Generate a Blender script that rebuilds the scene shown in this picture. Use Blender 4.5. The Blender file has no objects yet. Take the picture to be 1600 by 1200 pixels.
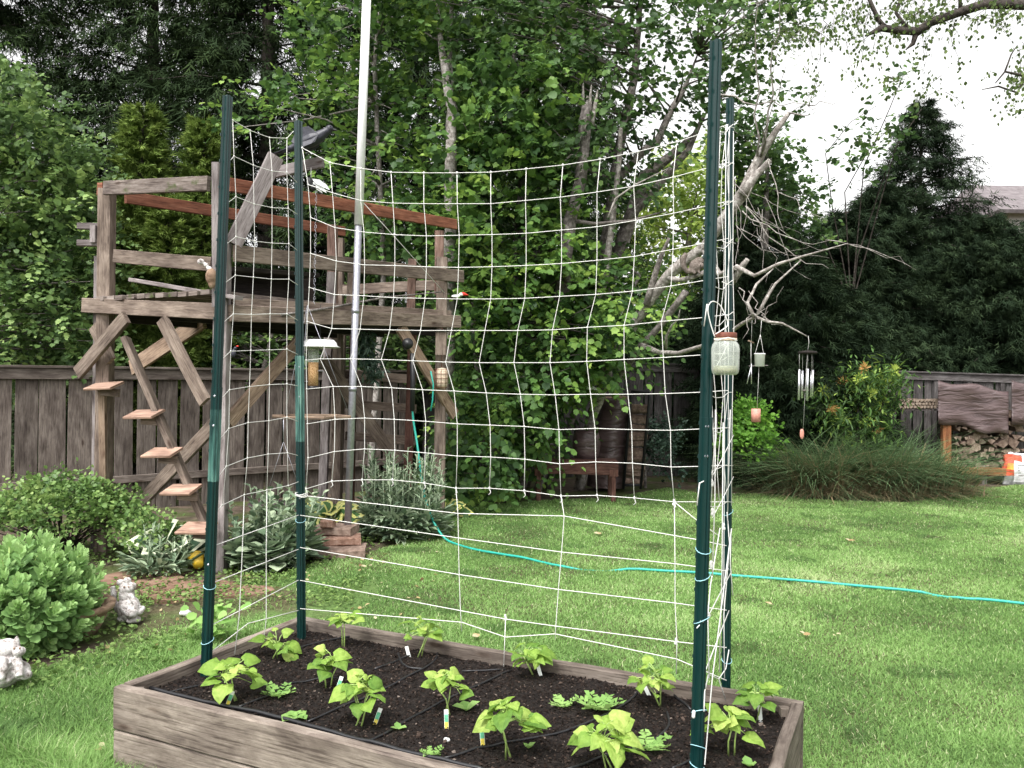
import bpy, math, random
import numpy as np
from mathutils import Vector, Matrix
R0 = random.Random(7)
RNG = np.random.default_rng(7)
scene = bpy.context.scene
COL = scene.collection

# ------------------------------------------------------------------ camera
CAMZ = 1.60; F = 1280.0; ROLL = math.radians(0.7)
cr, sr = math.cos(ROLL), math.sin(ROLL)
cam = bpy.data.cameras.new('camera'); cam.sensor_width = 36; cam.lens = 36*F/1600
cam.clip_start = 0.05; cam.clip_end = 500
co = bpy.data.objects.new('camera', cam); COL.objects.link(co)
co.matrix_world = Matrix(((cr, -sr, 0, 0), (0, 0, -1, 0), (sr, cr, 0, CAMZ), (0, 0, 0, 1)))
scene.camera = co
# ------------------------------------------------------------------ world, sun, exposure
SUN_EL, SUN_AZ = math.radians(58), math.radians(205)   # azimuth clockwise from +Y
w = bpy.data.worlds.new('World'); scene.world = w; w.use_nodes = True
nt = w.node_tree; bg = nt.nodes['Background']
sky = nt.nodes.new('ShaderNodeTexSky'); sky.sky_type = 'NISHITA'; sky.sun_disc = False
sky.sun_elevation = SUN_EL; sky.sun_rotation = SUN_AZ; sky.air_density = 1.0; sky.dust_density = 4.0; sky.ozone_density = 1.0
hs = nt.nodes.new('ShaderNodeHueSaturation'); hs.inputs['Saturation'].default_value = 0.0
nt.links.new(sky.outputs[0], hs.inputs['Color']); nt.links.new(hs.outputs[0], bg.inputs[0])
bg.inputs[1].default_value = 0.15
sl = bpy.data.lights.new('sun', 'SUN'); sl.energy = 1.2; sl.angle = math.radians(14); sl.color = (1, .96, .9)
so = bpy.data.objects.new('sun', sl); COL.objects.link(so)
sd = Vector((math.sin(SUN_AZ)*math.cos(SUN_EL), math.cos(SUN_AZ)*math.cos(SUN_EL), math.sin(SUN_EL)))
so.rotation_euler = sd.to_track_quat('Z', 'Y').to_euler(); so.location = (0, 0, 12)
scene.view_settings.view_transform = 'Standard'; scene.view_settings.look = 'None'
scene.view_settings.gamma = 1; scene.view_settings.exposure = 1.36
scene.cycles.use_denoising = True; scene.cycles.max_bounces = 6; scene.cycles.diffuse_bounces = 3
scene.cycles.transparent_max_bounces = 6; scene.cycles.caustics_reflective = False; scene.cycles.caustics_refractive = False

# ------------------------------------------------------------------ survey helpers (photo pixel -> place)
def ray(px, py):
    u = (px-800)/F; v = (600-py)/F
    return u*cr - v*sr, u*sr + v*cr
def P(px, py, d):
    x, z = ray(px, py); return Vector((x*d, d, CAMZ+z*d))
def G(px, py, z=0.0):
    x, zz = ray(px, py); d = (z-CAMZ)/zz; return Vector((x*d, d, z))
def PL(px, py, A, B):
    x, z = ray(px, py); ax, ay = A[:2]; bx, by = B[:2]
    nx, ny = by-ay, -(bx-ax); d = (nx*ax+ny*ay)/(nx*x+ny)
    return Vector((x*d, d, CAMZ+z*d))

# ------------------------------------------------------------------ materials
def new_mat(name):
    m = bpy.data.materials.new(name); m.use_nodes = True
    n = m.node_tree.nodes; l = m.node_tree.links
    return m, n, l, n['Principled BSDF']
def ramp(n, cols, pos=None):
    r = n.new('ShaderNodeValToRGB'); e = r.color_ramp.elements
    k = len(cols); pos = pos or [i/(k-1) for i in range(k)]
    while len(e) < k: e.new(0.5)
    for i in range(k): e[i].position = pos[i]; e[i].color = (*cols[i], 1)
    return r
def mat_plain(name, col, rough=.6, metal=0, var=.15, nscale=30, bump=.1, spec=.5):
    m, n, l, b = new_mat(name)
    tc = n.new('ShaderNodeTexCoord'); no = n.new('ShaderNodeTexNoise'); no.inputs['Scale'].default_value = nscale; no.inputs['Detail'].default_value = 6
    l.new(tc.outputs['Object'], no.inputs['Vector'])
    c0 = tuple(c*(1-var) for c in col); c1 = tuple(min(1, c*(1+var)) for c in col)
    r = ramp(n, [c0, c1], [.35, .65]); l.new(no.outputs[0], r.inputs[0]); l.new(r.outputs[0], b.inputs['Base Color'])
    b.inputs['Roughness'].default_value = rough; b.inputs['Metallic'].default_value = metal; b.inputs['Specular IOR Level'].default_value = spec
    if bump:
        bm = n.new('ShaderNodeBump'); bm.inputs['Strength'].default_value = bump; bm.inputs['Distance'].default_value = .01
        l.new(no.outputs[0], bm.inputs['Height']); l.new(bm.outputs[0], b.inputs['Normal'])
    return m
def mat_wood(name, cols, rough=.85, moss=0.0, fine=16, mosscol=(.06, .075, .025)):
    m, n, l, b = new_mat(name)
    tc = n.new('ShaderNodeTexCoord'); mp = n.new('ShaderNodeMapping'); oi = n.new('ShaderNodeObjectInfo')
    mp.inputs['Scale'].default_value = (3.2, fine*1.1, 1)
    cb = n.new('ShaderNodeCombineXYZ'); mu = n.new('ShaderNodeMath'); mu.operation = 'MULTIPLY'; mu.inputs[1].default_value = 37
    l.new(oi.outputs['Random'], mu.inputs[0])
    for i in range(3): l.new(mu.outputs[0], cb.inputs[i])
    l.new(tc.outputs['UV'], mp.inputs['Vector']); l.new(cb.outputs[0], mp.inputs['Location'])
    no = n.new('ShaderNodeTexNoise'); no.inputs['Scale'].default_value = 1.6; no.inputs['Detail'].default_value = 9; no.inputs['Roughness'].default_value = .75; no.inputs['Distortion'].default_value = .5
    l.new(mp.outputs[0], no.inputs['Vector'])
    r = ramp(n, cols, [.28]+[.28+.44*(i+1)/(len(cols)-1) for i in range(len(cols)-1)]); l.new(no.outputs[0], r.inputs[0])
    n2 = n.new('ShaderNodeTexNoise'); n2.inputs['Scale'].default_value = 3.5; n2.inputs['Detail'].default_value = 5
    mp2 = n.new('ShaderNodeMapping'); l.new(tc.outputs['UV'], mp2.inputs['Vector']); l.new(cb.outputs[0], mp2.inputs['Location']); mp2.inputs['Scale'].default_value = (1, 2.5, 1)
    l.new(mp2.outputs[0], n2.inputs['Vector'])
    r2 = ramp(n, [(.45, .42, .42), (1, 1, 1)], [.36, .62]); l.new(n2.outputs[0], r2.inputs[0])
    mx = n.new('ShaderNodeMix'); mx.data_type = 'RGBA'; mx.blend_type = 'MULTIPLY'; mx.inputs[0].default_value = .8
    l.new(r.outputs[0], mx.inputs[6]); l.new(r2.outputs[0], mx.inputs[7]); out = mx.outputs[2]
    n5 = n.new('ShaderNodeTexNoise'); n5.inputs['Scale'].default_value = 1; n5.inputs['Detail'].default_value = 4
    mp5 = n.new('ShaderNodeMapping'); mp5.inputs['Scale'].default_value = (5, 120, 1); l.new(tc.outputs['UV'], mp5.inputs['Vector']); l.new(cb.outputs[0], mp5.inputs['Location']); l.new(mp5.outputs[0], n5.inputs['Vector'])
    r5 = ramp(n, [(.28, .25, .24), (.9, .9, .9), (1.0, 1.0, 1.0)], [.34, .46, .7]); l.new(n5.outputs[0], r5.inputs[0])
    m5 = n.new('ShaderNodeMix'); m5.data_type = 'RGBA'; m5.blend_type = 'MULTIPLY'; m5.inputs[0].default_value = .75; l.new(out, m5.inputs[6]); l.new(r5.outputs[0], m5.inputs[7]); out = m5.outputs[2]
    vo = n.new('ShaderNodeTexVoronoi'); vo.inputs['Scale'].default_value = 1; mp6 = n.new('ShaderNodeMapping'); mp6.inputs['Scale'].default_value = (2.2, 7, 1); l.new(tc.outputs['UV'], mp6.inputs['Vector']); l.new(cb.outputs[0], mp6.inputs['Location']); l.new(mp6.outputs[0], vo.inputs['Vector'])
    r6 = ramp(n, [(.25, .17, .13), (.75, .7, .68), (1, 1, 1)], [.05, .10, .14]); l.new(vo.outputs['Distance'], r6.inputs[0])
    m6 = n.new('ShaderNodeMix'); m6.data_type = 'RGBA'; m6.blend_type = 'MULTIPLY'; m6.inputs[0].default_value = .8; l.new(out, m6.inputs[6]); l.new(r6.outputs[0], m6.inputs[7]); out = m6.outputs[2]
    # slight board to board tone
    hv = n.new('ShaderNodeHueSaturation'); mr = n.new('ShaderNodeMapRange'); mr.inputs[3].default_value = .78; mr.inputs[4].default_value = 1.2
    l.new(oi.outputs['Random'], mr.inputs[0]); l.new(mr.outputs[0], hv.inputs['Value']); l.new(out, hv.inputs['Color']); out = hv.outputs[0]
    if moss > 0:
        n3 = n.new('ShaderNodeTexNoise'); n3.inputs['Scale'].default_value = 6; n3.inputs['Detail'].default_value = 8
        l.new(tc.outputs['Object'], n3.inputs['Vector'])
        r3 = ramp(n, [(0, 0, 0), (1, 1, 1)], [.62-moss*.2, .7-moss*.15]); l.new(n3.outputs[0], r3.inputs[0])
        m3 = n.new('ShaderNodeMix'); m3.data_type = 'RGBA'; l.new(r3.outputs[0], m3.inputs[0]); l.new(out, m3.inputs[6]); m3.inputs[7].default_value = (*mosscol, 1)
        out = m3.outputs[2]
    l.new(out, b.inputs['Base Color']); b.inputs['Roughness'].default_value = rough; b.inputs['Specular IOR Level'].default_value = .25
    bm = n.new('ShaderNodeBump'); bm.inputs['Strength'].default_value = .55; bm.inputs['Distance'].default_value = .004
    l.new(n5.outputs[0], bm.inputs['Height']); l.new(bm.outputs[0], b.inputs['Normal'])
    return m
def mat_leaf(name, cols, rough=.5, trans=.3, spec=.35, pos=None, bump=0):
    m, n, l, b = new_mat(name); spec *= .7; rough = min(.9, rough+.08)
    at = n.new('ShaderNodeAttribute'); at.attribute_name = 'tint'
    r = ramp(n, cols, pos); l.new(at.outputs['Fac'], r.inputs[0])
    l.new(r.outputs[0], b.inputs['Base Color']); b.inputs['Roughness'].default_value = rough; b.inputs['Specular IOR Level'].default_value = spec
    if bump:
        tc = n.new('ShaderNodeTexCoord'); no = n.new('ShaderNodeTexNoise'); no.inputs['Scale'].default_value = 55; no.inputs['Detail'].default_value = 5; l.new(tc.outputs['Object'], no.inputs['Vector'])
        bm = n.new('ShaderNodeBump'); bm.inputs['Strength'].default_value = bump; bm.inputs['Distance'].default_value = .008; l.new(no.outputs[0], bm.inputs['Height']); l.new(bm.outputs[0], b.inputs['Normal'])
        r4 = ramp(n, [(.72, .76, .6), (1.1, 1.08, 1.05)], [.35, .6]); l.new(no.outputs[0], r4.inputs[0]); m4 = n.new('ShaderNodeMix'); m4.data_type = 'RGBA'; m4.blend_type = 'MULTIPLY'; m4.inputs[0].default_value = .8
        l.new(r.outputs[0], m4.inputs[6]); l.new(r4.outputs[0], m4.inputs[7]); l.new(m4.outputs[2], b.inputs['Base Color'])
    if trans > 0:
        t = n.new('ShaderNodeBsdfTranslucent'); g = n.new('ShaderNodeHueSaturation'); g.inputs['Value'].default_value = 1.5; g.inputs['Hue'].default_value = .49
        l.new(r.outputs[0], g.inputs['Color']); l.new(g.outputs[0], t.inputs[0])
        s = n.new('ShaderNodeMixShader'); s.inputs[0].default_value = trans
        l.new(b.outputs[0], s.inputs[1]); l.new(t.outputs[0], s.inputs[2]); l.new(s.outputs[0], n['Material Output'].inputs[0])
    return m
def mat_noise3(name, cols, scale, rough=.9, bump=.5, dist=.02, scale2=None, cols2=None, pos=None):
    m, n, l, b = new_mat(name)
    tc = n.new('ShaderNodeTexCoord'); no = n.new('ShaderNodeTexNoise'); no.inputs['Scale'].default_value = scale; no.inputs['Detail'].default_value = 10; no.inputs['Roughness'].default_value = .65
    l.new(tc.outputs['Object'], no.inputs['Vector'])
    r = ramp(n, cols, pos or [.3+.4*i/(len(cols)-1) for i in range(len(cols))]); l.new(no.outputs[0], r.inputs[0]); out = r.outputs[0]
    if scale2:
        n2 = n.new('ShaderNodeTexNoise'); n2.inputs['Scale'].default_value = scale2; n2.inputs['Detail'].default_value = 6
        l.new(tc.outputs['Object'], n2.inputs['Vector'])
        r2 = ramp(n, [(0, 0, 0), (1, 1, 1)], [.45, .58]); l.new(n2.outputs[0], r2.inputs[0])
        rc = ramp(n, cols2, [.3, .7]); l.new(no.outputs[0], rc.inputs[0])
        mx = n.new('ShaderNodeMix'); mx.data_type = 'RGBA'; l.new(r2.outputs[0], mx.inputs[0]); l.new(out, mx.inputs[6]); l.new(rc.outputs[0], mx.inputs[7]); out = mx.outputs[2]
    l.new(out, b.inputs['Base Color']); b.inputs['Roughness'].default_value = rough; b.inputs['Specular IOR Level'].default_value = .2
    bm = n.new('ShaderNodeBump'); bm.inputs['Strength'].default_value = bump; bm.inputs['Distance'].default_value = dist
    l.new(no.outputs[0], bm.inputs['Height']); l.new(bm.outputs[0], b.inputs['Normal'])
    return m

M = {}
M['grey_wood'] = mat_wood('weathered_wood', [(.09, .066, .056), (.245, .192, .155), (.37, .305, .255)])
M['brown_wood'] = mat_wood('brown_baluster_wood', [(.10, .055, .04), (.26, .165, .13), (.36, .25, .21)])
M['mossy_wood'] = mat_wood('mossy_wood', [(.07, .05, .042), (.25, .205, .18), (.42, .37, .34)], moss=.12)
M['pale_wood'] = mat_wood('pale_weathered_wood', [(.14, .115, .11), (.30, .265, .26), (.42, .38, .38)])
M['red_wood'] = mat_wood('redwood_rail', [(.14, .05, .03), (.27, .105, .062), (.36, .17, .11)])
M['pink_wood'] = mat_wood('new_pine_tread', [(.32, .20, .14), (.46, .30, .225), (.56, .40, .31)])
M['tan_wood'] = mat_wood('tan_brace_wood', [(.15, .10, .07), (.32, .23, .165), (.42, .32, .24)])
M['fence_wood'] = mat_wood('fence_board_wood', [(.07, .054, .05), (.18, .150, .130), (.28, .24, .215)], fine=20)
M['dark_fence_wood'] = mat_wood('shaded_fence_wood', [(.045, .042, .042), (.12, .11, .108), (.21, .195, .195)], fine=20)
M['bed_wood'] = mat_wood('bed_board_wood', [(.10, .078, .068), (.215, .178, .148), (.34, .29, .25)], fine=9)
M['orange_wood'] = mat_wood('treated_orange_wood', [(.16, .06, .025), (.34, .14, .06), (.42, .2, .1)])
M['bench_wood'] = mat_wood('faded_red_bench_wood', [(.06, .028, .022), (.13, .062, .048), (.23, .135, .11)])
M['dark_wood'] = mat_wood('dark_brown_wood', [(.012, .010, .009), (.035, .028, .025), (.06, .05, .042)])  # near-black brown for joists, seat box and small dark parts
M['bark'] = mat_noise3('grey_bark', [(.05, .042, .038), (.16, .14, .13), (.34, .31, .29)], 16, bump=.9, dist=.03)
M['pale_bark'] = mat_noise3('pale_bark', [(.07, .058, .05), (.26, .235, .215), (.52, .49, .46)], 20, bump=.8, dist=.02)
M['dark_bark'] = mat_noise3('dark_bark', [(.015, .012, .01), (.05, .042, .036), (.1, .085, .075)], 14, bump=.8, dist=.02)
M['post_green'] = None
M['soil'] = mat_noise3('dark_compost', [(.003, .0022, .002), (.011, .008, .0068), (.034, .026, .022)], 70, bump=.9, dist=.012)
M['chip'] = mat_leaf('soil_crumb', [(.006, .004, .003), (.022, .015, .012), (.07, .05, .04), (.17, .14, .12)], .9, 0, .15, [0, .8, .975, 1])
M['ground'] = mat_noise3('bare_ground', [(.03, .022, .016), (.085, .062, .047), (.16, .12, .095)], 7, bump=.7, scale2=1.6, cols2=[(.04, .05, .015), (.09, .11, .04)])
M['lawn'] = mat_noise3('lawn_turf', [(.05, .075, .02), (.095, .16, .045), (.15, .22, .075)], 26, bump=.8, dist=.03, scale2=1.1, cols2=[(.06, .055, .025), (.12, .10, .06)])
M['string'] = mat_plain('white_string', (.66, .65, .62), .8, 0, .05, 200, 0)
M['steel'] = mat_plain('galvanised_steel', (.42, .42, .47), .38, .75, .12, 40, .03)
M['white_paint'] = mat_plain('white_paint', (.85, .85, .85), .45, 0, .05, 30, .02)
M['black_plastic'] = mat_plain('black_plastic', (.012, .012, .014), .42, 0, .2, 60, .05)
M['hose'] = mat_plain('teal_hose', (.02, .33, .26), .5, 0, .1, 30, .02)
M['yellow'] = mat_plain('yellow_plastic', (.75, .50, .04), .4, 0, .1, 40, .03)
M['stone_white'] = mat_noise3('weathered_white_stone', [(.12, .095, .08), (.42, .38, .37), (.66, .63, .62)], 34, bump=1.0, dist=.02, pos=[.32, .45, .58])
M['terracotta'] = mat_noise3('old_clay', [(.10, .06, .04), (.24, .16, .11), (.36, .27, .20)], 14, bump=.3, dist=.01)
M['brick'] = mat_noise3('old_brick', [(.10, .055, .04), (.23, .135, .10), (.33, .235, .19)], 24, bump=.6, dist=.01)
M['paver'] = mat_noise3('concrete_paver', [(.10, .07, .055), (.22, .155, .125), (.32, .25, .21)], 18, bump=.6, dist=.01)
M['flag'] = mat_noise3('reddish_flagstone', [(.10, .055, .035), (.19, .115, .08), (.27, .18, .13)], 9, bump=.5, dist=.01)
M['tarp'] = mat_plain('brown_tarp', (.07, .042, .042), .42, 0, .2, 8, .25)
def tarp_mat():
    m, n, l, b = new_mat('creased_brown_tarp'); tc = n.new('ShaderNodeTexCoord'); mp = n.new('ShaderNodeMapping'); mp.inputs['Scale'].default_value = (2.2, 3, 9); mp.inputs['Rotation'].default_value = (0, .45, 0)
    l.new(tc.outputs['Object'], mp.inputs[0]); no = n.new('ShaderNodeTexNoise'); no.inputs['Scale'].default_value = 1.1; no.inputs['Detail'].default_value = 3; no.inputs['Distortion'].default_value = .9; l.new(mp.outputs[0], no.inputs['Vector'])
    r = ramp(n, [(.045, .028, .028), (.085, .055, .055), (.12, .085, .085)], [.3, .5, .7]); l.new(no.outputs[0], r.inputs[0]); l.new(r.outputs[0], b.inputs['Base Color']); b.inputs['Roughness'].default_value = .38
    bm = n.new('ShaderNodeBump'); bm.inputs['Strength'].default_value = .6; bm.inputs['Distance'].default_value = .07; l.new(no.outputs[0], bm.inputs['Height']); l.new(bm.outputs[0], b.inputs['Normal'])
    return m
M['tarp'] = tarp_mat()
M['log'] = mat_noise3('split_log', [(.04, .028, .02), (.13, .09, .07), (.28, .21, .17)], 12, bump=.5, dist=.01)
M['log_end'] = mat_noise3('log_end_grain', [(.09, .065, .05), (.22, .165, .125), (.40, .33, .27)], 20, bump=.3, dist=.01)
M['crow'] = mat_plain('slate_feathers', (.022, .022, .034), .5, 0, .25, 40, .2)
M['fur'] = mat_noise3('grey_brown_fur', [(.06, .045, .04), (.13, .105, .09), (.22, .19, .17)], 60, bump=.6, dist=.005)
M['iron'] = mat_plain('black_iron', (.02, .02, .022), .5, .5, .2, 40, .1)
M['rust'] = mat_plain('rusty_lid', (.16, .05, .03), .6, .3, .3, 60, .15)
M['seed'] = mat_noise3('bird_seed', [(.2, .1, .04), (.5, .3, .14), (.7, .5, .3)], 90, bump=.6, dist=.005)
M['shingle'] = mat_noise3('roof_shingle', [(.10, .085, .088), (.16, .14, .145), (.22, .195, .2)], 3, bump=.2)
M['wall_paint'] = mat_plain('house_wall', (.45, .42, .4), .8, 0, .08, 3, 0)
M['aluminium'] = mat_plain('chime_aluminium', (.72, .72, .76), .25, .8, .05, 30, 0)
M['purple_clay'] = mat_noise3('glazed_dark_bowl', [(.06, .045, .05), (.14, .10, .11), (.22, .17, .18)], 9, bump=.2, dist=.01)
M['tag_white'] = mat_plain('tag_white', (.8, .82, .8), .4, 0, .03, 20, 0)
M['tag_green'] = mat_plain('tag_green', (.12, .42, .25), .4, 0, .2, 60, 0)
M['tag_yellow'] = mat_plain('tag_yellow', (.75, .6, .1), .4, 0, .2, 60, 0)
M['red'] = mat_plain('red_plastic', (.6, .03, .02), .4, 0, .1, 40, 0)
M['pink'] = mat_plain('salmon_wood_sail', (.5, .22, .17), .6, 0, .15, 50, .05)
M['cream'] = mat_plain('cream_suet', (.6, .48, .36), .7, 0, .25, 50, .3)
M['bag'] = mat_plain('bag_white', (.7, .68, .72), .4, 0, .05, 12, .05)
M['bag_red'] = mat_plain('bag_red', (.6, .08, .04), .4, 0, .3, 14, .05)
M['bag_orange'] = mat_plain('bag_orange', (.8, .35, .06), .4, 0, .3, 14, .05)
M['bag_grey'] = mat_plain('bag_grey', (.2, .2, .2), .4, 0, .4, 14, .05)
M['blue_wire'] = mat_plain('pale_blue_wire', (.3, .55, .62), .4, .2, .1, 40, 0)
M['bullet'] = mat_plain('eye_black', (.004, .004, .004), .15, 0, 0, 40, 0)
def post_mat():
    m, n, l, b = new_mat('dark_green_enamel')
    tc = n.new('ShaderNodeTexCoord'); no = n.new('ShaderNodeTexNoise'); no.inputs['Scale'].default_value = 4; no.inputs['Detail'].default_value = 10; no.inputs['Roughness'].default_value = .75
    l.new(tc.outputs['Object'], no.inputs['Vector'])
    r = ramp(n, [(.003, .022, .021), (.005, .033, .031), (.14, .22, .2)], [.3, .7, .78]); l.new(no.outputs[0], r.inputs[0]); l.new(r.outputs[0], b.inputs['Base Color'])
    b.inputs['Roughness'].default_value = .3
    return m
M['post_green'] = post_mat()
def worn_mat():
    m, n, l, b = new_mat('scuffed_green_enamel')
    tc = n.new('ShaderNodeTexCoord'); mp = n.new('ShaderNodeMapping'); mp.inputs['Scale'].default_value = (22, 22, 3)
    l.new(tc.outputs['Object'], mp.inputs[0])
    no = n.new('ShaderNodeTexNoise'); no.inputs['Scale'].default_value = 1.3; no.inputs['Detail'].default_value = 8
    l.new(mp.outputs[0], no.inputs['Vector'])
    r = ramp(n, [(.005, .035, .032), (.05, .14, .12), (.16, .30, .25)], [.4, .52, .66]); l.new(no.outputs[0], r.inputs[0]); l.new(r.outputs[0], b.inputs['Base Color'])
    b.inputs['Roughness'].default_value = .5
    return m
M['post_worn'] = worn_mat()
def glass_mat():
    m, n, l, b = new_mat('jar_glass')
    b.inputs['Base Color'].default_value = (.75, .78, .74, 1); b.inputs['Roughness'].default_value = .12; b.inputs['Specular IOR Level'].default_value = .8
    tr = n.new('ShaderNodeBsdfTransparent'); tr.inputs[0].default_value = (.93, .95, .92, 1)
    no = n.new('ShaderNodeTexNoise'); no.inputs['Scale'].default_value = 28; no.inputs['Detail'].default_value = 4; tc = n.new('ShaderNodeTexCoord'); l.new(tc.outputs['Object'], no.inputs['Vector'])
    bm = n.new('ShaderNodeBump'); bm.inputs['Strength'].default_value = .4; bm.inputs['Distance'].default_value = .01; l.new(no.outputs[0], bm.inputs['Height']); l.new(bm.outputs[0], b.inputs['Normal'])
    lw = n.new('ShaderNodeLayerWeight'); lw.inputs[0].default_value = .35
    r = ramp(n, [(.20, .20, .20), (.8, .8, .8)], [.2, .95]); l.new(lw.outputs['Facing'], r.inputs[0])
    mx = n.new('ShaderNodeMixShader'); l.new(r.outputs[0], mx.inputs[0]); l.new(tr.outputs[0], mx.inputs[1]); l.new(b.outputs[0], mx.inputs[2]); l.new(mx.outputs[0], n['Material Output'].inputs[0])
    return m
M['glass'] = glass_mat()
def liquid_mat():
    m, n, l, b = new_mat('pale_yellow_liquid')
    b.inputs['Base Color'].default_value = (.78, .76, .5, 1); b.inputs['Roughness'].default_value = .1; b.inputs['Transmission Weight'].default_value = .45; b.inputs['IOR'].default_value = 1.33
    return m
M['liquid'] = liquid_mat()
# foliage
LF = {
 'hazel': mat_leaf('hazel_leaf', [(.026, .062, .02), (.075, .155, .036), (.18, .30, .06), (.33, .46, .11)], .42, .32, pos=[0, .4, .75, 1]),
 'vine': mat_leaf('shrub_leaf', [(.035, .07, .025), (.12, .205, .06), (.33, .45, .15)], .42, .3),
 'dark': mat_leaf('dark_cedar_spray', [(.010, .017, .008), (.024, .042, .017), (.06, .095, .033)], .75, .08, .12),
 'hedge': mat_leaf('hedge_conifer_spray', [(.009, .016, .009), (.018, .032, .016), (.038, .060, .027)], .75, .08, .12),
 'thuja': mat_leaf('golden_green_arborvitae', [(.055, .095, .022), (.135, .205, .045), (.25, .33, .08)], .6, .15, .2),
 'lime': mat_leaf('lime_green_leaf', [(.13, .21, .04), (.27, .37, .08), (.45, .52, .18)], .5, .4),
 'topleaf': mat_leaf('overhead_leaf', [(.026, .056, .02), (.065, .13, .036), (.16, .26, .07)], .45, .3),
 'birch': mat_leaf('birch_leaf', [(.04, .07, .02), (.09, .14, .04), (.16, .22, .07)], .45, .4),
 'bush': mat_leaf('salal_leaf', [(.06, .12, .035), (.15, .25, .07), (.32, .43, .15)], .35, .25),
 'sedum': mat_leaf('sedum_leaf', [(.13, .25, .085), (.22, .37, .13), (.34, .50, .2)], .45, .2),
 'silver': mat_leaf('silver_leaf', [(.09, .14, .085), (.20, .27, .17), (.36, .43, .29)], .7, .15, .2),
 'hosta': mat_leaf('hosta_leaf', [(.06, .14, .05), (.1, .2, .06), (.58, .58, .16), (.68, .66, .26)], .45, .2, pos=[0, .45, .55, 1]),
 'hostaw': mat_leaf('white_edged_hosta_leaf', [(.035, .075, .045), (.06, .12, .065), (.55, .6, .4), (.7, .72, .55)], .45, .2, pos=[0, .45, .55, 1]),
 'bean': mat_leaf('bean_leaf', [(.11, .22, .04), (.24, .38, .07), (.42, .53, .15)], .5, .35, bump=.9),
 'weed': mat_leaf('poppy_leaf', [(.13, .26, .07), (.22, .38, .1), (.32, .48, .16)], .55, .3),
 'grass': mat_leaf('grass_blade', [(.09, .168, .052), (.185, .32, .095), (.30, .45, .165), (.48, .52, .3)], .6, .35, .2, [0, .4, .8, 1]),
 'sedge': mat_leaf('tall_sedge_blade', [(.42, .31, .20), (.28, .23, .13), (.08, .14, .06), (.15, .23, .11)], .6, .2, .2, [0, .36, .5, 1]),
 'pieris': mat_leaf('pieris_leaf', [(.045, .09, .03), (.1, .2, .05), (.4, .5, .1), (.6, .26, .12)], .4, .25, pos=[0, .45, .75, 1]),
 'spirea': mat_leaf('bright_shrub_leaf', [(.08, .2, .03), (.16, .34, .05), (.27, .47, .08)], .45, .3),
 'holly': mat_leaf('glossy_dark_leaf', [(.02, .045, .03), (.05, .09, .06), (.12, .17, .13)], .3, .1),
 'dead': mat_leaf('dry_leaf', [(.2, .12, .06), (.4, .3, .15), (.5, .45, .3)], .8, .2),
 'cover': mat_leaf('creeping_weed_leaf', [(.06, .11, .025), (.12, .2, .05), (.22, .32, .1)], .5, .25),
}

# ------------------------------------------------------------------ object helpers
def thing(name, label, cat, loc=(0, 0, 0), group=None):
    o = bpy.data.objects.new(name, None); COL.objects.link(o); o.location = loc; o.empty_display_size = .1
    o['label'] = label; o['category'] = cat
    if group: o['group'] = group
    return o
def off_of(o):
    v = Vector((0, 0, 0))
    while o is not None: v += o.location; o = o.parent
    return v
def tag(o, label, cat=None, group=None, kind=None):
    if label: o['label'] = label
    if cat: o['category'] = cat
    if group: o['group'] = group
    if kind: o['kind'] = kind
    return o
def link_mesh(name, me, mat, parent, verts=None):
    mats = mat if isinstance(mat, list) else [mat]
    for m in mats: me.materials.append(m)
    o = bpy.data.objects.new(name, me); COL.objects.link(o)
    if parent is not None: o.parent = parent
    return o
def smooth_path(pts, m=5):
    pts = [Vector(p) for p in pts]; q = []
    for k in range(len(pts)-1):
        a = pts[max(k-1, 0)]; b = pts[k]; c = pts[k+1]; d = pts[min(k+2, len(pts)-1)]
        for i in range(m): f = i/m; q.append(.5*((2*b)+(-a+c)*f+(2*a-5*b+4*c-d)*f*f+(-a+3*b-3*c+d)*f**3))
    return q+[pts[-1]]
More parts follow.
